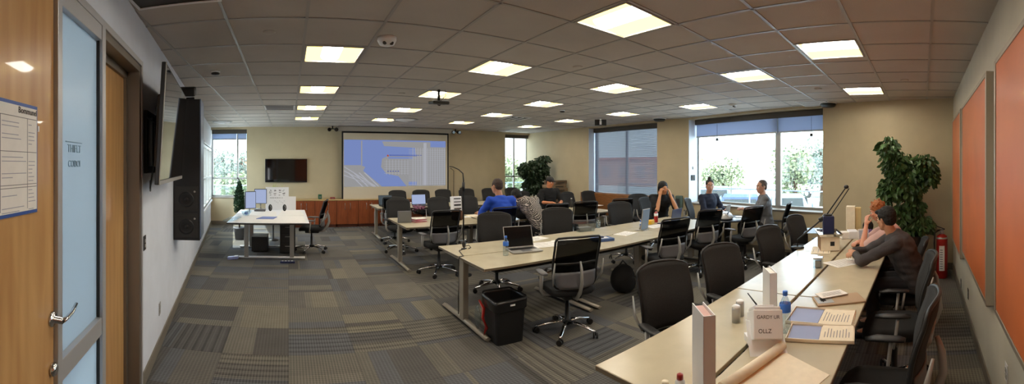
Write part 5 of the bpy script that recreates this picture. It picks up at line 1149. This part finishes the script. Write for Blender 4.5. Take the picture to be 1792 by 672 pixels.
# railings
M_rail = mat('rail_steel_blue', (120, 140, 160), .4, .6)
def railing(p0, p1, n, label, z0=0.1, z1=1.05):
    e = empty('glass_railing', (0, 0, 0)); p0 = Vector((*p0, 0)); p1 = Vector((*p1, 0)); b = MB(); b.tube([p0+Vector((0, 0, z1)), p1+Vector((0, 0, z1))], .018, 8); b.obj('handrail', M_rail, e)
    b = MB(); b.tube([p0+Vector((0, 0, z0)), p1+Vector((0, 0, z0))], .02, 6); b.obj('bottom_rail', M_rail, e)
    for k in range(n+1):
        q_ = p0.lerp(p1, k/n); b = MB(); b.cyl(q_+Vector((0, 0, GZ)), q_+Vector((0, 0, z1)), .025, seg=8); b.obj('post', M_rail, e)
    d = (p1-p0).normalized()
    for k in range(n):
        a_, c_ = p0.lerp(p1, (k+.04)/n), p0.lerp(p1, (k+.96)/n); nn = Vector((-d.y, d.x, 0))*.005; b = MB(); b.rings([[a_-nn+Vector((0, 0, z0+.05)), c_-nn+Vector((0, 0, z0+.05)), c_+nn+Vector((0, 0, z0+.05)), a_+nn+Vector((0, 0, z0+.05))], [a_-nn+Vector((0, 0, z1-.05)), c_-nn+Vector((0, 0, z1-.05)), c_+nn+Vector((0, 0, z1-.05)), a_+nn+Vector((0, 0, z1-.05))]], smooth=False); b.obj('glass_panel', M_winglass, e)
    tag(e, label, 'railing')
railing((9.6, -1), (11.2, 10.5), 6, 'steel and glass terrace railing outside the large windows')
railing((-6, 13.6), (11, 13.6), 12, 'steel and glass terrace railing outside the screen wall windows')
railing((-4.4, 6), (-5.6, 13.5), 5, 'steel and glass railing beyond the inner left window')
# cars
def car(u, r, rz, c, label, s=1.0, zo=0.0):
    a = (u-X0)/F; e = empty('parked_car', (r*math.sin(a), r*math.cos(a), GZ+zo), rz); e.scale = (s,)*3
    prof = [(-2.2, .35), (-2.25, .62), (-2.1, .80), (-1.35, .90), (-.75, 1.34), (.55, 1.38), (1.25, .96), (2.05, .82), (2.25, .62), (2.2, .32)]
    b = MB(); rg = []
    for y, k in ((-.86, .94), (-.80, 1.0), (.80, 1.0), (.86, .94)): rg.append([(x*(.99 if abs(y) > .82 else 1), y*(1 if z < .95 else .82), z*k if z > .5 else z) for x, z in prof])
    b.rings(rg, smooth=False); b.obj('car_body', mat('car_paint_%s' % '_'.join(map(str, c)), c, .55), e)
    b = MB()
    for sy in (-1, 1): b.prism([(-1.2, .93), (-.72, 1.26), (.5, 1.30), (1.05, .95)], sy*.80-.02, sy*.80+.02, Matrix(((1, 0, 0, 0), (0, 0, 1, 0), (0, 1, 0, 0), (0, 0, 0, 1))) )
    b.box((1.0, 0, 1.14), (.55, 1.2, .02), (0, .52, 0)); b.box((-1.13, 0, 1.12), (.55, 1.2, .02), (0, -.60, 0)); b.obj('car_windows', M_screenoff, e)
    for sx in (-1.4, 1.35):
        for sy in (-1, 1): b = MB(); b.cyl((sx, sy*.72, .32), (sx, sy*.90, .32), .32, seg=18); w_ = b.obj('wheel', M_black, e); b = MB(); b.cyl((sx, sy*.89, .32), (sx, sy*.91, .32), .18, seg=12); b.obj('hubcap', M_silver, w_)
    tag(e, label, 'car', 'parked cars')
car(1404, 30, 1.05, (232, 234, 236), 'white car parked beyond the railing outside the right pane')
car(1296, 14.3, .44, (52, 70, 140), 'navy car parked between the two people at the large window', .9)
car(1250, 18.5, .5, (120, 146, 200), 'light blue car parked behind the person in the navy sweater', .95)
car(1378, 15.5, .40, (150, 160, 190), 'pale blue-grey car parked right of the man in the grey shirt', .85)
# far buildings
M_bwin = mat('hazy_window', (150, 132, 130), .4)
def building(name, x0, x1, y0, y1, z1, c, label, nx=8):
    e = empty(name, ((x0+x1)/2, (y0+y1)/2, GZ)); w, d = (x1-x0)/2, (y1-y0)/2; b = MB(); b.span(-w, w, -d, d, 0, z1-GZ); b.obj('walls', mat('render_%d' % c[0], c, .9), e); b = MB(); b.span(-w-.3, w+.3, -d-.3, d+.3, z1-GZ, z1-GZ+.25); b.obj('roof', mat('terracotta_roof', (188, 110, 84), .9), e)
    for k in range(nx):
        t = -w+.08*w+(2*w*.92)*k/nx; b = MB(); b.span(t, t+.9*w/nx, -d-.05, -d, .9, 2.2); b.obj('window', M_bwin, e)
        t = -d+.08*d+(2*d*.92)*k/nx; b = MB(); b.span(-w-.05, -w, t, t+.9*d/nx, .9, 2.2); b.obj('window', M_bwin, e)
    tag(e, label, 'building')
building('distant_building', -16, -2, 38, 44, 1.9, (224, 190, 180), 'low pinkish building seen through the left corner window')
building('far_building', 34, 44, 27, 50, 2.4, (196, 150, 128), 'long low building with a red roof seen dimly through the blinds')
building('neighbour_building', 14, 30, 44, 50, 5.6, (190, 196, 200), 'pale building outside the far right corner window')
# ================================================================== LIGHT
w = bpy.data.worlds.new('world'); SC.world = w; w.use_nodes = True; nt = w.node_tree; bg = nt.nodes['Background']
sky = nt.nodes.new('ShaderNodeTexSky'); sky.sky_type = 'NISHITA'; sky.sun_disc = False; sky.sun_elevation = R(48); sky.sun_rotation = R(200); sky.air_density = 1.0; sky.dust_density = 2.5
mx = nt.nodes.new('ShaderNodeMix'); mx.data_type = 'RGBA'; mx.inputs[0].default_value = .72; mx.inputs[7].default_value = (.86, .93, 1.0, 1)
sc_ = nt.nodes.new('ShaderNodeVectorMath'); sc_.operation = 'SCALE'; sc_.inputs[3].default_value = .12
nt.links.new(sky.outputs[0], sc_.inputs[0]); nt.links.new(sc_.outputs[0], mx.inputs[6]); nt.links.new(mx.outputs[2], bg.inputs[0]); bg.inputs[1].default_value = 6
sd_ = bpy.data.lights.new('sun', 'SUN'); sd_.energy = 9; sd_.angle = .02; sd_.color = (1, .95, .86); so = bpy.data.objects.new('sun', sd_); COL.objects.link(so); so.rotation_euler = (R(38), R(-8), R(-70))
SC.view_settings.view_transform = 'Standard'; SC.view_settings.look = 'None'; SC.view_settings.gamma = 1; SC.view_settings.use_curve_mapping = False; SC.view_settings.exposure = 0.48
SC.cycles.use_denoising = True; SC.cycles.max_bounces = 10; SC.cycles.diffuse_bounces = 8; SC.cycles.transparent_max_bounces = 16; SC.cycles.caustics_reflective = False; SC.cycles.caustics_refractive = False; SC.cycles.sample_clamp_indirect = 4
# ================================================================== PEOPLE
def volume(fill, vox, smooth=4, ns=0, nsc=8, seed=0, fold=None):
    """overlapping closed shapes -> one continuous skin"""
    b = MB(); fill(b); bmesh.ops.recalc_face_normals(b.bm, faces=b.bm.faces[:]); me = bpy.data.meshes.new('raw'); b.bm.to_mesh(me); b.bm.free()
    o = bpy.data.objects.new('raw', me); COL.objects.link(o)
    m = o.modifiers.new('r', 'REMESH'); m.mode = 'VOXEL'; m.voxel_size = vox; m.use_smooth_shade = True
    s = o.modifiers.new('s', 'SMOOTH'); s.iterations = smooth; s.factor = .5
    bpy.context.view_layer.update()
    out = bpy.data.meshes.new_from_object(o.evaluated_get(bpy.context.evaluated_depsgraph_get()))
    bpy.data.objects.remove(o); bpy.data.meshes.remove(me)
    if ns:
        ns_ = [v.normal.copy() for v in out.vertices]
        for v, n in zip(out.vertices, ns_):
            p = v.co; k = noise.noise(Vector((p.x*nsc+seed, p.y*nsc, p.z*nsc*1.9)))
            v.co = p+n*(k*ns)
    for p in out.polygons: p.use_smooth = True
    return out
def link(me, name, m, parent):
    o = bpy.data.objects.new(name, me); COL.objects.link(o); me.materials.clear()
    for x in (m if isinstance(m, (list, tuple)) else [m]): me.materials.append(x)
    if parent is not None: o.parent = parent
    return o
V3 = Vector
def torso_rings(J, grow):
    """spine loft from pelvis to neck base"""
    pe, ch, nb = J['pelvis'], J['chest'], J['neckbase']
    pts = [pe+V3((0, 0, -.10)), pe, pe.lerp(ch, .35), pe.lerp(ch, .7), ch, ch.lerp(nb, .5), ch.lerp(nb, .82), nb+(nb-ch)*.08]
    rx = [.150, .172, .155, .160, .178, .172, .120, .062]; ry = [.115, .130, .115, .115, .122, .108, .080, .060]
    k = J.get('w', 1.0); out = []
    for i, p in enumerate(pts):
        t = (pts[min(i+1, 7)]-pts[max(i-1, 0)]).normalized(); x = (J['shR']-J['shL']).normalized() if i > 3 else V3((1, 0, 0))
        y = t.cross(x).normalized(); x = y.cross(t).normalized()
        out.append([p+x*((rx[i]*k+grow)*math.cos(a))+y*((ry[i]*k+grow)*math.sin(a)) for a in [2*PI*q/20 for q in range(20)]])
    return out
def hand_fill(b, wr, fw, pn, curl=.5, s=1.0, side=1):
    fw = fw.normalized(); pn = (pn-fw*pn.dot(fw)).normalized(); sd = fw.cross(pn)*side
    R3 = Matrix((sd, fw, pn)).transposed()
    b.ell(wr+fw*.045*s, (.040*s, .052*s, .016*s), R3); b.cap(wr-fw*.02, .026*s, wr+fw*.03*s, .030*s)
    for k, (o, L) in enumerate(((-.030, .062), (-.010, .074), (.011, .070), (.030, .055))):
        p = wr+fw*.085*s+sd*o*s; d = (fw+sd*o*3).normalized(); r = .0095*s
        for j in range(3):
            a = curl*(.55+.35*j); d2 = (d*math.cos(a)+pn*math.sin(a)).normalized(); q = p+d2*L*s*(.45, .32, .26)[j]; b.cap(p, r, q, r*.92, 8); p = q; r *= .92; d = d2
    p = wr+fw*.025*s-sd*.034*s; d = (fw*.7-sd*.6+pn*.35).normalized(); q = p+d*.040*s; b.cap(p, .013*s, q, .011*s, 8); b.cap(q, .011*s, q+(d+fw*.6+pn*.3*curl).normalized()*.030*s, .009*s, 8)
def head_mat(J):
    y, p, r = J.get('headrot', (0, 0, 0)); return (Matrix.Rotation(y, 3, 'Z') @ Matrix.Rotation(p, 3, 'X') @ Matrix.Rotation(r, 3, 'Y'))
def body(J, vox, grow=0):
    H = J['head']; M = head_mat(J); h = lambda x, y, z: H+M @ V3((x, y, z))
    def f(b):
        b.rings(torso_rings(J, -.012))
        b.cap(J['neckbase']-V3((0, 0, .03)), .062, h(0, -.02, -.06), .054)
        b.ell(h(0, -.012, .030), (.074, .094, .088), M, 20, 14); b.ell(h(0, .022, -.035), (.060, .070, .072), M, 18, 12); b.ell(h(0, .048, -.085), (.034, .034, .026), M)
        b.cap(h(0, .088, .012), .008, h(0, .104, -.022), .013, 10); b.ell(h(0, .094, -.028), (.019, .013, .009), M)
        b.cap(h(-.032, .078, .030), .010, h(.032, .078, .030), .010, 8); b.cap(h(-.018, .084, -.056), .008, h(.018, .084, -.056), .008, 8); b.cap(h(-.016, .083, -.066), .007, h(.016, .083, -.066), .007, 8)
        for s in (-1, 1):
            b.ell(h(s*.040, .066, -.018), (.022, .016, .018), M); b.ell(h(s*.076, -.008, -.005), (.009, .020, .031), M); b.cap(h(s*.055, .0, -.05), .022, h(s*.02, .055, -.088), .018, 8)
        for s, n in ((-1, 'L'), (1, 'R')):
            sh, el, wr = J['sh'+n], J['el'+n], J['wr'+n]
            b.cap(J['chest'].lerp(sh, .6)+V3((0, 0, .03)), .062, sh, .055); b.cap(sh, .052, sh.lerp(el, .5), .046); b.cap(sh.lerp(el, .5), .046, el, .038); b.cap(el, .040, el.lerp(wr, .35), .039); b.cap(el.lerp(wr, .35), .039, wr, .026)
            hf = J.get('hf'+n, (wr-el)); pn = J.get('pn'+n, V3((0, 0, -1))); hand_fill(b, wr, hf, pn, J.get('curl'+n, .5), 1.0, -s)
            hp, kn, an = J['pelvis']+V3((s*.09, .02, -.03)), J['kn'+n], J['an'+n]
            b.cap(hp, .085, hp.lerp(kn, .6), .068); b.cap(hp.lerp(kn, .6), .068, kn, .054); b.cap(kn, .052, kn.lerp(an, .35), .052); b.cap(kn.lerp(an, .35), .052, an, .036); b.cap(an, .038, an+V3((s*.01, .14, -.045)), .028)
    return volume(f, vox, 3)
def shirt(J, vox, sleeve=1.0, g=.012, collar=True, seed=0):
    def f(b):
        b.rings(torso_rings(J, g))
        for s, n in ((-1, 'L'), (1, 'R')):
            sh, el, wr = J['sh'+n], J['el'+n], J['wr'+n]
            b.cap(J['chest'].lerp(sh, .6)+V3((0, 0, .03)), .068+g, sh, .058+g)
            if sleeve < 1: b.cap(sh, .056+g, sh.lerp(el, sleeve), .050+g)
            else:
                b.cap(sh, .055+g, sh.lerp(el, .5), .048+g); b.cap(sh.lerp(el, .5), .048+g, el, .042+g); t = min(1, sleeve-1)*.92
                if t > 0: b.cap(el, .043+g, el.lerp(wr, t), .030+g*.8)
        if collar: b.tube([J['neckbase']+V3((.062*math.cos(a), .062*math.sin(a)+.0, .005)) for a in [2*PI*k/14 for k in range(15)]], .012, 6)
    return volume(f, vox, 3, ns=.012, nsc=11, seed=seed)
def pants(J, vox):
    def f(b):
        b.ell(J['pelvis']+V3((0, 0, -.03)), (.185, .145, .12))
        for s, n in ((-1, 'L'), (1, 'R')):
            hp, kn, an = J['pelvis']+V3((s*.09, .02, -.03)), J['kn'+n], J['an'+n]
            b.cap(hp, .10, hp.lerp(kn, .6), .082); b.cap(hp.lerp(kn, .6), .082, kn, .068); b.cap(kn, .068, kn.lerp(an, .4), .064); b.cap(kn.lerp(an, .4), .064, an+V3((0, 0, .02)), .055)
    return volume(f, vox, 3, ns=.008, nsc=12)
def shoes(J, parent, m):
    for s, n in ((-1, 'L'), (1, 'R')):
        an = J['an'+n]
        def f(b): b.cap(an+V3((0, -.03, -.045)), .042, an+V3((s*.01, .15, -.058)), .036); b.box(an+V3((0, .06, -.085)), (.075, .26, .025), None, .008)
        link(volume(f, .012, 3), 'shoe', m, parent)
def hair(J, vox, style, m, parent, seed=1):
    H = J['head']; M = head_mat(J); h = lambda x, y, z: H+M @ V3((x, y, z))
    def f(b):
        if style in ('short', 'thick', 'crop'):
            g = {'short': .006, 'thick': .013, 'crop': .003}[style]
            b.ell(h(0, -.026, .046), (.076+g, .090+g, .080+g), M, 20, 12)
            b.ell(h(0, -.052, .0), (.070+g, .056+g, .062+g), M)
            for s in (-1, 1): b.cap(h(s*.070, .016, .040), .012+g, h(s*.074, .020, .008), .006, 8)
            if style == 'thick': b.cap(h(-.05, .062, .085), .022, h(.05, .06, .09), .022)
        if style == 'bun':
            b.ell(h(0, -.024, .044), (.082, .095, .086), M, 20, 12); b.ell(h(0, -.05, .0), (.074, .058, .06), M); b.ell(h(0, -.05, .145), (.036, .036, .034), M)
        if style == 'long':
            b.ell(h(0, -.026, .046), (.090, .102, .090), M, 20, 12); b.cap(h(-.062, -.03, .02), .042, h(-.075, -.02, -.14), .035); b.cap(h(.062, -.03, .02), .042, h(.075, -.02, -.14), .035); b.cap(h(0, -.07, .0), .06, h(0, -.08, -.15), .055)
        if style == 'wild':
            b.ell(h(0, -.022, .05), (.088, .100, .088), M, 20, 12); b.ell(h(0, -.05, .0), (.080, .062, .064), M)
            rnd = random.Random(4)
            for k in range(26):
                a = rnd.uniform(0, 6.28); e_ = rnd.uniform(.2, 1.4); d = V3((math.cos(a)*math.cos(e_), math.sin(a)*math.cos(e_)-.2, math.sin(e_))).normalized(); b.cap(h(*(d*.075+V3((0, -.02, .045)))), .018, h(*(d*.115+V3((0, -.02, .045)))), .006, 6)
        if style == 'cap':
            b.ell(h(0, -.012, .052), (.084, .100, .080), M, 20, 12); b.ell(h(0, .10, .050), (.060, .055, .010), M); b.ell(h(0, -.05, .0), (.074, .05, .05), M)
    return link(volume(f, vox, 2, ns=.006, nsc=45, seed=seed), 'hair' if style != 'cap' else 'cap', m, parent)
def face(J, parent):
    H = J['head']; M = head_mat(J); h = lambda x, y, z: H+M @ V3((x, y, z))
    for s in (-1, 1):
        b = MB(); b.ell(h(s*.031, .073, .008), (.0125, .011, .0105), M, 12, 8); ey = b.obj('eye', M_paper, parent); b = MB(); b.ell(h(s*.031, .0815, .008), (.006, .004, .006), M, 10, 6); b.obj('iris', M_ink, ey)
        b = MB(); b.tube([h(s*.014, .086, .030), h(s*.032, .088, .036), h(s*.050, .078, .030)], .0035, 6); b.obj('eyebrow', mat('brow_brown', (50, 34, 26), .9), parent)
    b = MB(); b.tube([h(-.022, .087, -.059), h(0, .0925, -.061), h(.022, .087, -.059)], [.003, .006, .003], 8, flat=.8); b.obj('lips', mat('lip_tone', (170, 100, 88), .5), parent)
def pose(**k):
    """default: seated, hands on a table in front; local: x right of sitter, +y forward"""
    J = dict(pelvis=V3((0, -.02, .56)), chest=V3((0, .02, .90)), neckbase=V3((0, .04, 1.08)), head=V3((0, .07, 1.22)), shL=V3((-.19, .03, 1.02)), shR=V3((.19, .03, 1.02)),
             elL=V3((-.24, .16, .78)), elR=V3((.24, .16, .78)), wrL=V3((-.12, .38, .79)), wrR=V3((.12, .38, .79)), knL=V3((-.12, .42, .53)), knR=V3((.12, .42, .53)), anL=V3((-.13, .40, .10)), anR=V3((.13, .40, .10)))
    J.update(k); return J
def person(loc, rz, J, label, skin, top, bottom, hairc, style, vox=.012, sleeve=2.0, s=1.0, face_on=True, seed=0):
    e = empty('person', loc, rz); e.scale = (s,)*3
    link(body(J, vox), 'body', skin, e); link(shirt(J, vox*1.1, sleeve, seed=seed), 'shirt', top, e); link(pants(J, vox*1.3), 'trousers', bottom, e); shoes(J, e, M_black)
    hair(J, min(vox, .010), style, hairc, e, seed)
    if face_on: face(J, e)
    return tag(e, label, 'person')
SK = lambda n, c: mat('skin_'+n, c, .5, noise_amt=.05, noise_scale=15)
M_h_dk = mat('hair_dark_brown', (15, 12, 11), .7, noise_amt=.4, noise_scale=60, bump=.3, bump_scale=180); M_h_br = mat('hair_brown', (62, 42, 32), .6, noise_amt=.3, noise_scale=60)
M_den = mat('dark_trousers', (30, 30, 36), .9)
# 1 man in the blue shirt, back to the camera
J = pose(head=V3((-.05, .09, 1.235)), headrot=(R(18), R(-6), 0), chest=V3((0, .04, .90)), neckbase=V3((-.01, .06, 1.08)), wrL=V3((-.24, .40, .79)), elL=V3((-.30, .14, .80)), elR=V3((.29, .16, .79)))
person((ux(880, 6.0), 6.03, 0), R(-4), J, 'man in a bright blue shirt seated facing away at the second desk row', SK('a', (196, 142, 112)), mat('royal_blue_shirt', (34, 78, 190), .85), M_den, M_h_br, 'crop', .012, 1.0, 1.10, False)
# 2 checked shirt, slumped over the table
def checks():
    m = mat('black_white_check', (34, 32, 34), .9); nt = m.node_tree; b = nt.nodes['Principled BSDF']; tc = nt.nodes.new('ShaderNodeTexCoord'); ck = nt.nodes.new('ShaderNodeTexBrick'); ck.inputs['Scale'].default_value = 18; ck.inputs['Color1'].default_value = lin((30, 28, 30)); ck.inputs['Color2'].default_value = lin((44, 40, 42)); ck.inputs['Mortar'].default_value = lin((196, 186, 176)); ck.inputs['Mortar Size'].default_value = .035
    mp = nt.nodes.new('ShaderNodeMapping'); mp.inputs['Rotation'].default_value = (1.2, .3, .6); nt.links.new(tc.outputs['Object'], mp.inputs[0]); nt.links.new(mp.outputs[0], ck.inputs['Vector']); nt.links.new(ck.outputs[0], b.inputs['Base Color']); return m
J = pose(chest=V3((-.06, .20, .86)), neckbase=V3((-.13, .34, .99)), head=V3((-.17, .46, 1.03)), headrot=(R(20), R(-35), 0), shL=V3((-.27, .28, .95)), shR=V3((.08, .24, .97)), elL=V3((-.38, .42, .79)), elR=V3((.16, .42, .79)), wrL=V3((-.25, .62, .78)), wrR=V3((0, .62, .78)))
person((ux(946, 5.98), 5.95, 0), R(6), J, 'person in a black and white checked shirt bent forward over the second desk row', SK('b', (120, 82, 62)), checks(), M_den, M_h_dk, 'short', .012, 1.9, 1.10, False, 2)
# 3 capped person behind
J = pose(headrot=(R(25), R(-14), 0))
person((ux(962, 7.86), 7.90, 0), R(168), J, 'person in a black cap and black shirt behind the person in the checked shirt', SK('c', (206, 132, 90)), M_blackf, M_den, M_ink, 'cap', .012, 1.0, 1.08, True, 3)
chair(ux(964, 8.02), 8.04, R(170), True, 'dark chair under the person in the black cap')
# 4 woman in black, hands at her face
J = pose(chest=V3((0, .06, .88)), neckbase=V3((0, .10, 1.05)), head=V3((-.01, .16, 1.17)), headrot=(R(5), R(-12), R(6)), shL=V3((-.18, .10, 1.0)), shR=V3((.18, .10, 1.0)), elL=V3((-.19, .36, .79)), elR=V3((.20, .36, .79)), wrL=V3((-.10, .28, 1.04)), wrR=V3((.11, .28, 1.05)), hfL=V3((.2, .0, 1)), hfR=V3((-.2, 0, 1)), pnL=V3((1, -.6, 0)), pnR=V3((-1, -.6, 0)), curlL=.7, curlR=.7)
person((ux(1157, 4.98)+.0, 5.02, 0), R(150), J, 'woman with long dark hair in a black top, both hands at her face', SK('d', (204, 142, 100)), M_blackf, M_den, M_h_dk, 'long', .011, .8, 1.08, True, 4)
b = MB(); 
# 5 navy sweater, hair bun
J = pose(headrot=(R(-34), R(-4), 0), chest=V3((0, .04, .90)), head=V3((.02, .09, 1.235)))
person((7.15, 4.22, 0), R(166), J, 'person with a hair bun in a dark navy sweater behind a silver laptop', SK('e', (190, 140, 116)), mat('navy_sweater', (22, 28, 48), .9), M_den, M_h_dk, 'bun', .011, 2.0, 1.06, True, 5)
# 6 grey-shirted man in profile
J = pose(headrot=(R(22), R(-4), 0), chest=V3((0, .02, .90)), wrL=V3((-.06, .38, .84)), wrR=V3((.06, .38, .84)), curlL=1.0, curlR=1.0)
person((7.07, 2.90, 0), R(30), J, 'man in a grey shirt sitting in profile before the large window', SK('f', (198, 150, 126)), mat('grey_cotton', (112, 114, 118), .9), M_den, mat('hair_grey_brown', (88, 76, 68), .7), 'crop', .011, 1.0, 1.08, True, 6)
# 7 man in the dark grey long-sleeved shirt, leaning on the long row
M_gs = mat('dark_grey_knit', (74, 70, 72), .9, noise_amt=.12, noise_scale=140, bump=.4, bump_scale=500)
J = pose(pelvis=V3((0, -.04, .56)), chest=V3((-.02, .11, .88)), neckbase=V3((-.02, .20, 1.04)), head=V3((-.03, .27, 1.185)), headrot=(R(-35), R(-10), 0), shL=V3((-.21, .16, .97)), shR=V3((.17, .20, .975)),
         elL=V3((-.25, .50, .80)), elR=V3((.24, .50, .80)), wrL=V3((-.07, .58, .83)), wrR=V3((.04, .62, .83)), hfL=V3((1, .35, .1)), pnL=V3((.1, 1, -.6)), hfR=V3((-1, .3, .1)), pnR=V3((0, -.4, -1)), curlL=.8, curlR=.9, w=1.2)
person((4.15, .11, 0), R(3), J, 'man in a dark grey long-sleeved shirt leaning on the long desk row', SK('g', (204, 150, 118)), M_gs, M_den, M_h_dk, 'thick', .008, 2.0, .99, True, 7)
# 8 ginger person with the tattooed forearm
J = pose(chest=V3((-.02, .16, .88)), neckbase=V3((-.02, .25, 1.05)), head=V3((-.02, .36, 1.20)), headrot=(R(-8), R(-22), 0), shL=V3((-.20, .22, .99)), shR=V3((.16, .24, .99)), elL=V3((-.28, .54, .80)), elR=V3((.22, .50, .80)), wrL=V3((-.13, .50, 1.04)), wrR=V3((.05, .6, .80)), hfL=V3((.25, -.05, 1)), pnL=V3((.8, -.8, 0)), curlL=.7)
def tattoo():
    m = mat('skin_tattooed', (222, 160, 132), .5); nt = m.node_tree; b = nt.nodes['Principled BSDF']; tc = nt.nodes.new('ShaderNodeTexCoord'); v = nt.nodes.new('ShaderNodeTexNoise'); v.inputs['Scale'].default_value = 14; nt.links.new(tc.outputs['Object'], v.inputs['Vector'])
    cr = nt.nodes.new('ShaderNodeValToRGB'); cr.color_ramp.elements[0].position = .0; cr.color_ramp.elements[0].color = lin((222, 160, 132)); e1 = cr.color_ramp.elements.new(.58); e1.color = lin((222, 160, 132)); e2 = cr.color_ramp.elements.new(.62); e2.color = lin((206, 110, 54)); e3 = cr.color_ramp.elements.new(.70); e3.color = lin((90, 130, 170)); cr.color_ramp.elements[-1].color = lin((80, 100, 140))
    sx = nt.nodes.new('ShaderNodeSeparateXYZ'); nt.links.new(tc.outputs['Object'], sx.inputs[0])
    # only on the raised left forearm: x < -.16 and z in .8 .. 1.06
    def cmp(op, a, val):
        n = nt.nodes.new('ShaderNodeMath'); n.operation = op; nt.links.new(a, n.inputs[0]); n.inputs[1].default_value = val; return n.outputs[0]
    a1 = cmp('LESS_THAN', sx.outputs[0], -.10); a2 = cmp('LESS_THAN', sx.outputs[2], 1.03); mu = nt.nodes.new('ShaderNodeMath'); mu.operation = 'MULTIPLY'; nt.links.new(a1, mu.inputs[0]); nt.links.new(a2, mu.inputs[1])
    a3 = cmp('GREATER_THAN', sx.outputs[1], .40); mu2 = nt.nodes.new('ShaderNodeMath'); mu2.operation = 'MULTIPLY'; nt.links.new(mu.outputs[0], mu2.inputs[0]); nt.links.new(a3, mu2.inputs[1])
    mx = nt.nodes.new('ShaderNodeMix'); mx.data_type = 'RGBA'; mx.inputs[6].default_value = lin((222, 160, 132)); nt.links.new(mu2.outputs[0], mx.inputs[0]); nt.links.new(cr.outputs[0], mx.inputs[7]); nt.links.new(mx.outputs[2], b.inputs['Base Color']); return m
person((4.95, .20, 0), R(6), J, 'ginger-haired person in a pale pink top resting the head on a tattooed forearm', tattoo(), mat('pale_pink_cotton', (214, 178, 172), .85), M_den, mat('ginger_hair', (190, 116, 66), .7, noise_amt=.3, noise_scale=50), 'wild', .009, .8, .97, True, 8)
